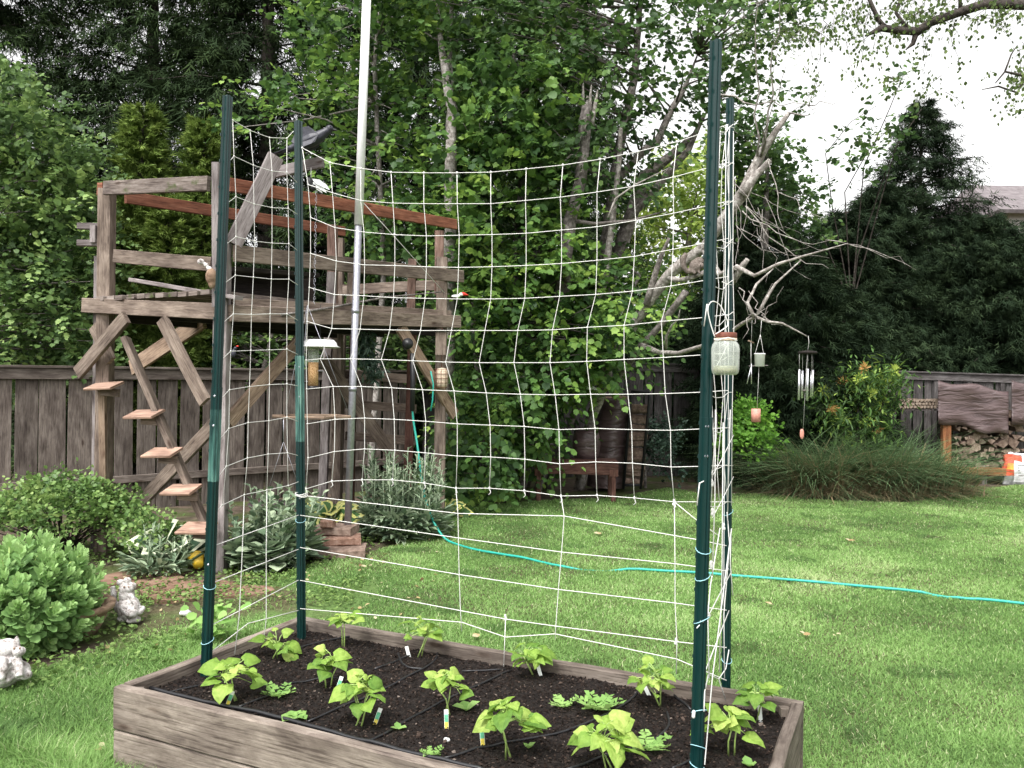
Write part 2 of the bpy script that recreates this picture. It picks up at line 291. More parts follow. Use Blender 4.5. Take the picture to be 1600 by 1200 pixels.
class MB:
    def __init__(s): s.v = []; s.f = []; s.uv = []; s.sm = []; s.mi = []
    def add(s, vs, fs, uvs=None, smooth=False, mi=0):
        b = len(s.v); s.v += [tuple(p) for p in vs]
        for k, f in enumerate(fs):
            s.f.append([b+i for i in f]); s.sm.append(smooth); s.mi.append(mi)
            s.uv.append(uvs[k] if uvs else [(0.1*j, 0.05*j) for j in range(len(f))])
        return s
    def beam(s, a, b, w, h, up=(0, 0, 1), nseg=1, jit=0.0, bev=.004, mi=0, twist=0):
        a = Vector(a); b = Vector(b); t = (b-a); L = t.length; t.normalize(); up = Vector(up)
        if abs(t.dot(up)) > .98: up = Vector((0, 1, 0)) if abs(t.y) < .9 else Vector((1, 0, 0))
        sd_ = t.cross(up).normalized(); u2 = sd_.cross(t).normalized()
        bev = min(bev, w*.3, h*.3)
        pr = [(w/2, -h/2+bev), (w/2, h/2-bev), (w/2-bev, h/2), (-w/2+bev, h/2), (-w/2, h/2-bev), (-w/2, -h/2+bev), (-w/2+bev, -h/2), (w/2-bev, -h/2)]
        per = [0]
        for i in range(8):
            p, q = pr[i], pr[(i+1) % 8]; per.append(per[-1]+math.hypot(p[0]-q[0], p[1]-q[1]))
        vs = []; fs = []; us = []
        u0 = R0.random()*5; v0 = R0.random()*5
        for k in range(nseg+1):
            jx = R0.uniform(-jit, jit); jz = R0.uniform(-jit, jit); sc = 1+R0.uniform(-jit, jit)*3
            c = a+(b-a)*(k/nseg)+sd_*jx+u2*jz
            for p in pr: vs.append(c+sd_*(p[0]*sc)+u2*(p[1]*sc))
        for k in range(nseg):
            for i in range(8):
                j = (i+1) % 8
                fs.append((k*8+i, k*8+j, (k+1)*8+j, (k+1)*8+i))
                x0 = u0+L*k/nseg; x1 = u0+L*(k+1)/nseg
                us.append([(x0, v0+per[i]), (x0, v0+per[i+1]), (x1, v0+per[i+1]), (x1, v0+per[i])])
        fs.append(tuple(range(7, -1, -1))); us.append([(u0+pr[i][0]*.2, v0+pr[i][1]) for i in range(7, -1, -1)])
        n = nseg*8; fs.append(tuple(n+i for i in range(8))); us.append([(u0+pr[i][0]*.2, v0+pr[i][1]) for i in range(8)])
        # orient faces outward
        return s.add(vs, [tuple(reversed(f)) for f in fs], [list(reversed(u)) for u in us], False, mi)
    def tube(s, pts, rad, seg=6, mi=0, smooth=True, cap=True, wob=0):
        pts = [Vector(p) for p in pts]; n = len(pts)
        if not hasattr(rad, '__len__'): rad = [rad]*n
        vs = []; fs = []; us = []
        t = (pts[1]-pts[0]).normalized(); ref = Vector((0, 0, 1)) if abs(t.z) < .9 else Vector((1, 0, 0))
        x = t.cross(ref).normalized(); acc = 0
        for k in range(n):
            if k > 0: acc += (pts[k]-pts[k-1]).length
            tt = (pts[min(k+1, n-1)]-pts[max(k-1, 0)])
            if tt.length < 1e-9: tt = t
            tt.normalize(); x = (x-tt*x.dot(tt))
            x.normalize(); y = tt.cross(x)
            for i in range(seg):
                a = 2*math.pi*i/seg; r = rad[k]*(1+(R0.uniform(-wob, wob) if wob else 0))
                vs.append(pts[k]+x*(math.cos(a)*r)+y*(math.sin(a)*r))
        for k in range(n-1):
            for i in range(seg):
                j = (i+1) % seg
                fs.append((k*seg+i, k*seg+j, (k+1)*seg+j, (k+1)*seg+i)); us.append([(k*.1, i/seg*.2), (k*.1, (i+1)/seg*.2), (k*.1+.1, (i+1)/seg*.2), (k*.1+.1, i/seg*.2)])
        s.add(vs, fs, us, smooth, mi)
        if cap:
            b = len(s.v)-len(vs)
            s.f.append([b+i for i in range(seg-1, -1, -1)]); s.sm.append(False); s.mi.append(mi); s.uv.append([(0, 0)]*seg)
            s.f.append([b+(n-1)*seg+i for i in range(seg)]); s.sm.append(False); s.mi.append(mi); s.uv.append([(0, 0)]*seg)
        return s
    def lathe(s, prof, c, seg=20, axis=(0, 0, 1), mi=0, smooth=True, sy=1.0):
        ax = Vector(axis).normalized(); ref = Vector((1, 0, 0)) if abs(ax.x) < .9 else Vector((0, 1, 0))
        x = ref-ax*ref.dot(ax); x.normalize(); y = ax.cross(x); c = Vector(c)
        vs = []; fs = []
        for r, z in prof:
            for i in range(seg):
                a = 2*math.pi*i/seg; vs.append(c+ax*z+x*(math.cos(a)*r)+y*(math.sin(a)*r*sy))
        for k in range(len(prof)-1):
            for i in range(seg):
                j = (i+1) % seg; fs.append((k*seg+i, k*seg+j, (k+1)*seg+j, (k+1)*seg+i))
        return s.add(vs, fs, None, smooth, mi)
    def ell(s, c, r, rot=None, nu=12, nv=8, mi=0):
        c = Vector(c); vs = []; fs = []
        for i in range(nv+1):
            th = math.pi*i/nv
            for j in range(nu):
                ph = 2*math.pi*j/nu
                p = Vector((r[0]*math.sin(th)*math.cos(ph), r[1]*math.sin(th)*math.sin(ph), r[2]*math.cos(th)))
                if rot is not None: p = rot @ p
                vs.append(c+p)
        for i in range(nv):
            for j in range(nu):
                k = (j+1) % nu; fs.append((i*nu+j, (i+1)*nu+j, (i+1)*nu+k, i*nu+k))
        return s.add(vs, fs, None, True, mi)
    def build(s, name, mat, parent=None, label=None, cat=None, group=None, kind=None, origin=None):
        vs = np.array([tuple(p) for p in s.v], dtype=np.float64)
        if parent is not None: off = np.array(off_of(parent))
        else:
            off = np.array(origin) if origin is not None else np.array([(vs[:, 0].min()+vs[:, 0].max())/2, (vs[:, 1].min()+vs[:, 1].max())/2, vs[:, 2].min()])
        vs = vs-off
        me = bpy.data.meshes.new(name); me.from_pydata(vs.tolist(), [], s.f); 
        uvl = me.uv_layers.new(name='UVMap'); flat = [c for u in s.uv for p in u for c in p]
        uvl.data.foreach_set('uv', flat)
        me.polygons.foreach_set('use_smooth', s.sm); me.polygons.foreach_set('material_index', s.mi); me.update()
        o = link_mesh(name, me, mat, parent)
        if parent is None: o.location = off
        tag(o, label, cat, group, kind)
        return o

def nrm(a): return a/np.maximum(np.linalg.norm(a, axis=1, keepdims=True), 1e-9)
def T_(v, f, t=None): return (np.array(v, float), f, np.array(t if t is not None else [0]*len(f), float))
T_OVAL = T_([(0, 0, 0), (.34, .28, .07), (.38, .66, .04), (0, 1, -.1), (-.38, .66, .04), (-.34, .28, .07)], [(0, 1, 2, 3), (0, 3, 4, 5)])
T_ROUND = T_([(0, 0, 0), (.36, .12, .06), (.5, .45, .06), (.3, .82, .0), (0, 1.02, -.12), (-.3, .82, .0), (-.5, .45, .06), (-.36, .12, .06)], [(0, 1, 2, 3, 4), (0, 4, 5, 6, 7)])
T_HAZEL = T_([(0, 0, 0), (.30, .04, .07), (.47, .30, .03), (.40, .52, .07), (.43, .70, -.02), (.20, .82, .0), (0, 1.05, -.16), (-.20, .82, .0), (-.43, .70, -.02), (-.40, .52, .07), (-.47, .30, .03), (-.30, .04, .07), (0, .5, -.02)], [(0, 1, 2, 12), (12, 2, 3, 4), (12, 4, 5, 6), (0, 12, 10, 11), (12, 8, 9, 10), (12, 6, 7, 8)])
T_NARROW = T_([(0, 0, 0), (.14, .35, .05), (.1, .75, .02), (0, 1, -.12), (-.1, .75, .02), (-.14, .35, .05)], [(0, 1, 2, 3), (0, 3, 4, 5)])
T_SPRAY = T_([(-.03, 0, 0), (.03, 0, 0), (0, 1, -.12), (0, .12, 0), (.02, .28, 0), (.42, .62, -.12), (.0, .38, 0), (.02, .52, 0), (.3, .86, -.14), (0, .18, 0), (-.02, .34, 0), (-.42, .58, -.1), (0, .45, 0), (-.02, .6, 0), (-.28, .9, -.14)],
             [(0, 1, 2), (3, 5, 4), (6, 8, 7), (9, 10, 11), (12, 13, 14)], [0, .05, .1, 0, .1])
T_TUFT = T_([(-.09, 0, 0), (.09, 0, 0), (.05, .6, .05), (0, 1, 0), (-.05, .6, .05), (.02, .2, 0), (.16, .25, .05), (.34, .75, 0), (-.02, .2, 0), (-.34, .72, 0), (-.16, .25, .05)],
            [(0, 1, 2, 3, 4), (5, 6, 7), (8, 9, 10)], [0, .1, .05])
T_SEDUM = T_([(0, 0, 0), (.16, .3, .08), (.27, .68, .08), (.1, .98, .0), (-.1, .98, 0), (-.27, .68, .08), (-.16, .3, .08)], [(0, 1, 2, 3), (0, 3, 4), (0, 4, 5, 6)])
def hosta_t():
    ring = [(0, 0), (.28, .12), (.42, .38), (.34, .7), (0, 1.05), (-.34, .7), (-.42, .38), (-.28, .12)]
    v = [(x, y, .10*abs(x)*2-.35*y*y) for x, y in ring]+[(x*.7, .08+y*.8, .10*abs(x)*1.4-.35*(y*.8)**2) for x, y in ring]
    f = []; t = []
    for i in range(8): f.append((i, (i+1) % 8, 8+(i+1) % 8, 8+i)); t.append(.75)
    f += [(8, 9, 10, 11, 12), (8, 12, 13, 14, 15)]; t += [0, 0]
    return T_(v, f, t)
T_HOSTA = hosta_t()
def bean_t():
    # heart shaped leaflet, cupped, with a midrib fold
    out = [(0, .02), (.2, -.06), (.4, .02), (.5, .25), (.44, .5), (.26, .76), (0, 1.05)]
    v = []; f = []
    rib = [(0, .02), (0, .15), (0, .32), (0, .52), (0, .75), (0, 1.05)]
    def z(x, y): return -.45*(y-.3)**2 - .35*(abs(x)-.18)**2 + .05*abs(x)
    R_ = [(x, y, z(x, y)-.02) for x, y in rib]
    mid = [(.2, .04), (.28, .26), (.26, .5), (.14, .76)]
    v = R_[:]; base = {}
    def addside(sg):
        o = len(v)
        pts = [(.2, -.06), (.4, .02), (.5, .25), (.44, .5), (.26, .76)]
        ins = [(.2, .1), (.27, .3), (.23, .53), (.12, .76)]
        for x, y in pts: v.append((sg*x, y, z(x, y)-.03))
        for x, y in ins: v.append((sg*x, y, z(x, y)+.03))
        q = [(0, o, o+5, 1), (1, o+5, o+6, 2), (2, o+6, o+7, 3), (3, o+7, o+8, 4), (4, o+8, 5), (o, o+1, o+5), (o+1, o+2, o+6, o+5), (o+2, o+3, o+7, o+6), (o+3, o+4, o+8, o+7), (o+4, 5, o+8)]
        if sg < 0: q = [tuple(reversed(k)) for k in q]
        f.extend(q)
    addside(1); addside(-1)
    return T_(v, f, [-.02, .1, .1, .1, .08, -.12, 0, 0, 0, -.06]*2)
T_BEAN = bean_t()
def poppy_t():
    v = [(-.02, 0, 0), (.02, 0, 0), (.02, .95, -.1), (-.02, .95, -.1)]; f = [(0, 1, 2, 3)]
    for i, y in enumerate((.2, .36, .52, .68, .84)):
        L = .3*(1-abs(y-.5)*.9)
        for sg in (1, -1):
            o = len(v); v += [(sg*.02, y-.07, 0), (sg*L, y-.03, .03), (sg*L*1.05, y+.08, .03), (sg*.02, y+.08, 0)]
            f.append((o, o+1, o+2, o+3) if sg > 0 else (o+3, o+2, o+1, o))
    o = len(v); v += [(-.08, .9, -.08), (.08, .9, -.08), (0, 1.08, -.13)]; f.append((o, o+1, o+2))
    return T_(v, f)
T_POPPY = poppy_t()

def leaves(name, tpl, pos, ydir, ndir, scale, tint, mat, parent=None, extra=None, jit=0, **kw):
    tv, tf, tt = tpl; pos = np.asarray(pos, float); n = len(pos)
    y = nrm(np.asarray(ydir, float)); x = nrm(np.cross(y, np.asarray(ndir, float))); z = np.cross(x, y)
    scale = np.broadcast_to(np.asarray(scale, float), (n,)) if np.ndim(scale) < 2 else scale
    k = len(tv)
    V = (pos[:, None, :]+(tv[None, :, 0, None]*x[:, None, :]+tv[None, :, 1, None]*y[:, None, :]+tv[None, :, 2, None]*z[:, None, :])*scale[:, None, None])
    if jit: V = V+RNG.normal(0, jit, V.shape)*scale[:, None, None]
    V = V.reshape(-1, 3)
    fl = np.concatenate([np.array(f) for f in tf]); ln = np.array([len(f) for f in tf])
    loops = (fl[None, :]+(np.arange(n)*k)[:, None]).reshape(-1)
    tot = np.tile(ln, n); starts = np.concatenate([[0], np.cumsum(tot)[:-1]])
    tints = np.clip((np.broadcast_to(tint, (n,))[:, None]+tt[None, :]).reshape(-1), 0, 1)
    return raw_mesh(name, V, loops, starts, tot, tints, mat, parent, extra, **kw)
def raw_mesh(name, V, loops, starts, tot, tints, mat, parent=None, extra=None, label=None, cat=None, group=None, kind=None, origin=None, smooth=False):
    if parent is not None: off = np.array(off_of(parent))
    else: off = np.array(origin) if origin is not None else np.array([V[:, 0].mean(), V[:, 1].mean(), V[:, 2].min()])
    V = V-off
    me = bpy.data.meshes.new(name); me.vertices.add(len(V)); me.vertices.foreach_set('co', V.astype(np.float32).ravel())
    me.loops.add(len(loops)); me.loops.foreach_set('vertex_index', loops.astype(np.int32))
    me.polygons.add(len(tot)); me.polygons.foreach_set('loop_start', starts.astype(np.int32)); me.polygons.foreach_set('loop_total', tot.astype(np.int32))
    a = me.attributes.new('tint', 'FLOAT', 'FACE'); a.data.foreach_set('value', tints.astype(np.float32))
    if smooth: me.polygons.foreach_set('use_smooth', np.ones(len(tot), bool))
    me.update(calc_edges=True)
    o = link_mesh(name, me, mat, parent)
    if parent is None: o.location = off
    tag(o, label, cat, group, kind)
    return o
def rnd(n, s=1.0): return RNG.normal(0, s, (n, 3))
def strips(name, base, tipdir, length, width, bend, tint, mat, parent=None, nseg=2, lo=None, **kw):
    """grass-like blades: base (n,3), direction, each a tapering strip bending over"""
    n = len(base); base = np.asarray(base, float); d = nrm(np.asarray(tipdir, float))
    h = np.stack([d[:, 0], d[:, 1], np.zeros(n)], 1)+rnd(n, .02); h = nrm(h)
    sdv = nrm(np.cross(d, h)+rnd(n, .25)*0+np.stack([h[:, 1], -h[:, 0], np.zeros(n)], 1))
    rows = []
    for k in range(nseg+1):
        t = k/nseg
        c = base+d*(length*t)[:, None]+h*(bend*length*t*t)[:, None]-np.array([0, 0, 1])*(abs(bend)*length*t*t*.6)[:, None]
        wv = sdv*(width*(1-t*.96)*.5)[:, None]
        if k < nseg: rows += [c-wv, c+wv]
        else: rows += [c]
    V = np.stack(rows, 1).reshape(-1, 3); per = 2*nseg+1
    tf = []
    for k in range(nseg-1): tf.append((2*k, 2*k+1, 2*k+3, 2*k+2))
    tf.append((2*nseg-2, 2*nseg-1, 2*nseg))
    fl = np.concatenate([np.array(f) for f in tf]); ln = np.array([len(f) for f in tf])
    loops = (fl[None, :]+(np.arange(n)*per)[:, None]).reshape(-1); tot = np.tile(ln, n); starts = np.concatenate([[0], np.cumsum(tot)[:-1]])
    seg_t = np.linspace(0, 1, nseg) if lo is not None else np.zeros(nseg)
    tints = np.clip(tint[:, None]+(seg_t[None, :] if lo is None else lo*(seg_t-.5)[None, :]), 0, 1).reshape(-1)
    return raw_mesh(name, V, loops, starts, tot, tints, mat, parent, **kw)
def inpoly(x, y, poly):
    c = np.zeros(len(x), bool); n = len(poly)
    for i in range(n):
        x0, y0 = poly[i][:2]; x1, y1 = poly[(i+1) % n][:2]
        k = ((y0 > y) != (y1 > y)) & (x < (x1-x0)*(y-y0)/((y1-y0) if y1 != y0 else 1e-9)+x0)
        c ^= k
    return c

def blob(name, balls, mat, parent=None, vox=.008, smooth=2, chains=(), **kw):
    mb = MB()
    for c, r in balls:
        mb.ell(c, r if hasattr(r, '__len__') else (r, r, r), nu=16, nv=10)
    for pts, rad in chains: mb.tube(pts, rad, 10)
    o = mb.build(name, mat, parent, **kw)
    m = o.modifiers.new('r', 'REMESH'); m.mode = 'VOXEL'; m.voxel_size = vox; m.use_smooth_shade = True
    s = o.modifiers.new('s', 'SMOOTH'); s.factor = .5; s.iterations = smooth
    return o
# ------------------------------------------------------------------ bed axes
BL = Vector((-1.11, 4.37)); LX = Vector((.9026, -.4305)); SX = Vector((.4305, .9026))
BR = BL+LX*2.54; NL = BL-SX*1.15; NR = BR-SX*1.15
RIM = .35; SOIL = .30
# ------------------------------------------------------------------ ground, lawn
def grid_obj(name, x0, x1, y0, y1, nx, ny, zf, mat, **kw):
    xs = np.linspace(x0, x1, nx); ys = np.linspace(y0, y1, ny); X, Y = np.meshgrid(xs, ys)
    V = np.stack([X, Y, zf(X, Y)], 2).reshape(-1, 3)
    i = np.arange(ny-1)[:, None]*nx+np.arange(nx-1)[None, :]
    q = np.stack([i, i+1, i+nx+1, i+nx], 2).reshape(-1, 4)
    n = len(q)
    return raw_mesh(name, V, q.reshape(-1), np.arange(n)*4, np.full(n, 4), np.zeros(n), mat, smooth=True, origin=(0, 0, 0), **kw)
grid_obj('ground', -70, 70, -12, 120, 90, 90, lambda X, Y: -.012+0*X, M['ground'], kind='structure')
LAWN = [(-7, .2), (-7, 3.6)]+[tuple(G(*p)[:2]) for p in [(0, 1062), (80, 1042), (150, 1016), (215, 985), (240, 950), (300, 938), (345, 934), (370, 915), (440, 898), (500, 880), (560, 868), (625, 850), (690, 815), (712, 792), (850, 782), (960, 778), (1045, 762), (1095, 772), (1200, 772), (1290, 782), (1420, 786), (1500, 770), (1600, 756)]]+[(16, 13), (16, .2)]
def lawn_sheet():
    mb = MB(); n = len(LAWN)
    # fine boundary triangulated as a polygon fan by Blender
    mb.add([(x, y, 0) for x, y in LAWN], [tuple(range(n))])
    o = mb.build('lawn', M['lawn'], None, kind='structure', origin=(0, 0, 0)); return o
lawn_sheet()
def noise2(x, y, s, seed):
    r = np.random.default_rng(seed); out = np.zeros_like(x)
    for k in range(7):
        a = r.uniform(0, 6.28); f = s*r.uniform(.5, 1.8); p = r.uniform(0, 6.28)
        out += np.sin((x*math.cos(a)+y*math.sin(a))*f+p+1.3*np.sin((x*math.sin(a)-y*math.cos(a))*f*.7+p*2))
    return out/7
def make_grass():
    N = 1000000
    u = RNG.random(N); a = -.75
    y0, y1 = 1.9, 14.2
    yy = (y0**(a+1)+u*(y1**(a+1)-y0**(a+1)))**(1/(a+1))
    xx = RNG.uniform(-.74, .74, N)*(yy+.4)
    k = inpoly(xx, yy, LAWN)
    bp = [tuple(NL-LX*.02-SX*.02), tuple(BL-LX*.02+SX*.01), tuple(BR+LX*.02+SX*.01), tuple(NR+LX*.02-SX*.02)]
    k &= ~inpoly(xx, yy, bp)
    # thin patches on the left path side
    lf = (xx < -1.0) & (yy > 3.5); pn = noise2(xx, yy, 3.5, 5)
    k &= ~(lf & (pn+RNG.normal(0, .15, N) > .42-.3*np.clip(yy-4.6, 0, 1)))
    xx, yy = xx[k], yy[k]; n = len(xx)
    big = noise2(xx, yy, 1.6, 1); sm = noise2(xx, yy, 7, 2)
    h = RNG.uniform(.016, .036, n)*(1+.35*sm)
    left = (xx < -1.25) & (yy < 5.2); h = np.where(left, h*1.6, h)
    # taller uncut tufts hugging the bed boards
    d_left = np.abs((xx-BL.x)*LX.x+(yy-BL.y)*LX.y); nearbed = (d_left < .10) & (yy < 4.6) & (xx < -.9)
    h = np.where(nearbed, RNG.uniform(.05, .15, n), h)
    ff = (xx-NL.x)*SX.x+(yy-NL.y)*SX.y; h = np.where((ff < 0) & (ff > -.12) & (xx < -.2), RNG.uniform(.05, .13, n), h)
    w = .0022+.00085*yy
    d = np.stack([RNG.normal(0, .42, n), RNG.normal(0, .42, n), np.ones(n)], 1)
    big2 = noise2(xx, yy, 4.5, 12); clv = noise2(xx, yy, 9, 21); tint = np.clip(.42+.42*big+.34*big2+.2*sm-.35*(clv > .42)+RNG.normal(0, .17, n), 0, .93); tint = np.where(RNG.random(n) < .035, 1.0, tint)
    strips('grass', np.stack([xx, yy, np.full(n, .002)], 1), d, h, w, RNG.uniform(.1, .7, n), tint, LF['grass'], nseg=2, kind='stuff', origin=(0, 0, 0), label='short mown green lawn grass around the raised bed', cat='grass')
make_grass()
def ground_cover():
    n = 420; xx = RNG.uniform(-4.6, -.6, n); yy = RNG.uniform(4.4, 9.2, n)
    leaves('leaf_litter', T_OVAL, np.stack([xx, yy, RNG.uniform(.004, .03, n)], 1), rnd(n)*[1, 1, .3], rnd(n, .4)+[0, 0, 1], RNG.uniform(.02, .045, n), RNG.random(n), LF['dead'], kind='stuff', origin=(0, 0, 0), label='scattered dry brown leaf litter on the planting strip', cat='leaf litter')
    # creeping weeds and moss on the bare strip
    polys = [[G(150, 1010), G(215, 985), G(240, 948), G(345, 930), G(560, 870), G(700, 815), G(712, 790), G(560, 790), G(345, 830), G(120, 850), G(-30, 880), G(-30, 1010)]]
    # creeping weeds among the thin grass beside the bed
    n = 9000; xx = RNG.uniform(-3.2, -1.15, n); yy = RNG.uniform(3.4, 6.8, n); k = noise2(xx, yy, 5, 31)+RNG.normal(0, .1, n) > .12; xx, yy = xx[k], yy[k]; n = len(xx)
    leaves('clover_patch', T_ROUND, np.stack([xx, yy, RNG.uniform(.015, .05, n)], 1), rnd(n)*[1, 1, .3], rnd(n, .35)+[0, 0, 1], RNG.uniform(.012, .03, n), RNG.random(n), LF['cover'], kind='stuff', origin=(0, 0, 0), label='small clover and weeds in the thin grass left of the bed', cat='weeds')
    n = 34000; xx = RNG.uniform(-5.5, -.3, n); yy = RNG.uniform(4.5, 11, n)
    k = inpoly(xx, yy, [tuple(p[:2]) for p in polys[0]]) & (noise2(xx, yy, 2.8, 9)+RNG.normal(0, .15, n) > -.2)
    xx, yy = xx[k], yy[k]; n = len(xx)
    pos = np.stack([xx, yy, RNG.uniform(.0, .05, n)], 1)
    leaves('ground_cover', T_OVAL, pos, rnd(n)*[1, 1, .3], rnd(n, .4)+[0, 0, 1], RNG.uniform(.015, .04, n), RNG.random(n), LF['cover'], kind='stuff', origin=(0, 0, 0), label='low creeping weeds over the bare soil strip', cat='weeds')
ground_cover()
# ------------------------------------------------------------------ raised bed
def b3(p, z): return Vector((p[0], p[1], z))
def raised_bed():
    c = (NL+BR)/2
    t = thing('raised_bed', 'long raised garden bed of weathered grey boards filled with dark soil', 'raised bed', (c.x, c.y, 0))
    th = .045
    for lev, (z0, z1) in enumerate([(-.02, .172), (.177, RIM)]):
        zc = (z0+z1)/2; h = z1-z0; o = th/2+(0.004 if lev == 0 else 0)
        for a, b, inw in [(NL, NR, SX), (BL, BR, -SX)]:
            A = b3(a+inw*o, zc); B = b3(b+inw*o, zc)
            MB().beam(A, B, th, h, nseg=14, jit=.0025, bev=.006).build('board', M['bed_wood'], t)
        for a, b, inw in [(NL, BL, LX), (NR, BR, -LX)]:
            dd = (b-a).normalized()
            A = b3(a+inw*o+dd*(th+.003), zc); B = b3(b+inw*o-dd*(th+.003), zc)
            MB().beam(A, B, th, h, nseg=8, jit=.0025, bev=.006).build('board', M['bed_wood'], t)
    # corner stakes inside
    for p, sx, sl in [(NL, 1, 1), (BL, -1, 1), (BR, -1, -1), (NR, 1, -1)]:
        q = p+SX*(sx*(th+.02))+LX*(sl*(th+.02))
        MB().beam(b3(q, 0), b3(q, RIM-.018), .038, .038).build('corner_stake', M['bed_wood'], t)
    nx, ny = 230, 104; us = np.linspace(.047, 2.54-.047, nx); vs = np.linspace(.047, 1.15-.047, ny); U, Vv = np.meshgrid(us, vs)
    X = NL.x+LX.x*U+SX.x*Vv; Y = NL.y+LX.y*U+SX.y*Vv
    Z = SOIL-.006+.012*noise2(X, Y, 6, 3)+.007*noise2(X, Y, 28, 4)+RNG.normal(0, .0028, X.shape)
    V = np.stack([X, Y, Z], 2).reshape(-1, 3); i = np.arange(ny-1)[:, None]*nx+np.arange(nx-1)[None, :]
    q = np.stack([i, i+1, i+nx+1, i+nx], 2).reshape(-1, 4); n = len(q)
    raw_mesh('soil', V, q.reshape(-1), np.arange(n)*4, np.full(n, 4), np.zeros(n), M['soil'], t, smooth=False)
    n = 15000; u = RNG.uniform(.05, 2.49, n); v = RNG.uniform(.05, 1.1, n); X = NL.x+LX.x*u+SX.x*v; Y = NL.y+LX.y*u+SX.y*v
    Z = SOIL-.004+.012*noise2(X, Y, 6, 3)+.007*noise2(X, Y, 28, 4)+RNG.uniform(0, .005, n)
    tp = T_([(-.5, -.2, 0), (.5, -.25, .05), (.4, .3, 0), (-.3, .3, .1), (0, 0, .35)], [(0, 1, 4), (1, 2, 4), (2, 3, 4), (3, 0, 4)])
    sc = RNG.uniform(.004, .013, n)*np.where(RNG.random(n) < .04, 1.9, 1)
    o = leaves('soil_crumbs', tp, np.stack([X, Y, Z], 1), rnd(n)*[1, 1, .4], rnd(n, .3)+[0, 0, 1], sc, np.clip(RNG.random(n)**.8, 0, 1), M['chip'], t)
    o['kind'] = 'stuff'
raised_bed()
def soil_z(x, y):
    X = np.array([x]); Y = np.array([y]); return float(SOIL-.006+.012*noise2(X, Y, 6, 3)[0]+.007*noise2(X, Y, 28, 4)[0])
def GS(px, py, up=0):
    p = G(px, py, SOIL); p.z = soil_z(p.x, p.y)+up; return p

# ------------------------------------------------------------------ steel posts
def upost(mb, a, b, w, yaw, off=0, mi=0):
    a = Vector(a); b = Vector(b); t = (b-a).normalized()
    fx = Vector((math.cos(yaw), math.sin(yaw), 0)); fx = (fx-t*fx.dot(t)).normalized(); fy = t.cross(fx)
    h = w*.5; q = w*.28; d = w*.42; k = .003
    prof = [(-h, 0), (-q, 0), (-q*.62, d), (-q*.2, d), (-q*.12, d*.8), (q*.12, d*.8), (q*.2, d), (q*.62, d), (q, 0), (h, 0)]
    inn = [(h, -k), (q-k, -k), (q*.62-k, d-k*1.2), (q*.2, d-k*1.5), (-q*.2, d-k*1.5), (-q*.62+k, d-k*1.2), (-q+k, -k), (-h, -k)]
    pr = prof+inn; n = len(pr); vs = []
    for c in (a, b):
        for x, y in pr: vs.append(c+fx*x-fy*(y+off))
    fs = [(i, (i+1) % n, n+(i+1) % n, n+i) for i in range(n)]+[tuple(range(n-1, -1, -1)), tuple(range(n, 2*n))]
    mb.add(vs, fs, mi=mi)
    return fx, fy
POSTS = {}
def tpost(key, base, top, d, splice, worn, label, w=.044, yaw=0.15, ties=()):
    A = P(base[0], base[1], d); B = P(top[0], top[1], d); A0 = A+(A-B)*.12
    A0.z = max(A0.z, .02)
    t = thing('steel_fence_post', label, 'post', (A.x, A.y, .30), group='dark green steel posts in the raised bed')
    def at(py): return A+(B-A)*((base[1]-py)/(base[1]-top[1]))
    yaw += math.pi*0
    mb = MB(); fx, fy = upost(mb, at(splice[1]), B, w, yaw, 0); mb.build('upper_section', M['post_green'], t)
    mb = MB(); upost(mb, A0, at(splice[0]), w*1.08, yaw, .004)
    lowsec = mb.build('lower_section', M['post_green'], t)
    if worn:
        mb = MB(); upost(mb, at(worn[1]), at(worn[0]), w*1.095, yaw, .0045); mb.build('scuffed_sleeve', M['post_worn'], t, label='pale scuffed stretch of green paint')
    for py in (splice[0]+14, splice[1]-12, splice[0]+60):
        c = at(py)-fy*0+Vector((0, -w*.42, 0)); MB().lathe([(0, .006), (.006, .005), (.007, 0)], c, 8, (0, -1, 0)).build('bolt', M['steel'], lowsec)
    # spade lugs along the flange
    mb = MB()
    for k in range(22):
        c = B+(A-B)*(k+.5)/22-fx*(w*.52); mb.beam(c-Vector((0, 0, .006)), c+Vector((0, 0, .006)), .005, .008, bev=.001)
    mb.build('lug_row', M['post_green'], t)
    for k, py in enumerate(ties):
        c = at(py); r = w*.6; pts = [c+fx*(r*math.cos(a))+fy*(r*.75*math.sin(a)-.008)+Vector((0, 0, .012*math.sin(a+k))) for a in np.linspace(0, 6.283, 13)]
        MB().tube(pts, .0016, 5).build('tie_wire', M['blue_wire'], t)
    POSTS[key] = (A, B)
tpost('NL', (322, 1052), (356, 150), 3.63, (605, 893), (640, 752), 'near left green steel post with scuffed paint beside the step ladder side', ties=(915, 1000), yaw=.5)
tpost('FL', (471, 996), (466, 189), 4.16, (560, 790), (556, 690), 'shorter back left green steel post with string wrapped at its middle', ties=(812,), w=.041)
tpost('NR', (1088, 1206), (1119, 64), 2.765, (652, 980), None, 'tallest dark green steel post at the front right with the jar hanging from it', ties=(858, 900, 968, 1110, 1165, 1195), yaw=.2)
tpost('FR', (1134, 1085), (1141, 154), 3.475, (640, 900), None, 'back right green steel post behind the tall front post, laced with white net', ties=(1030, 800), w=.036)

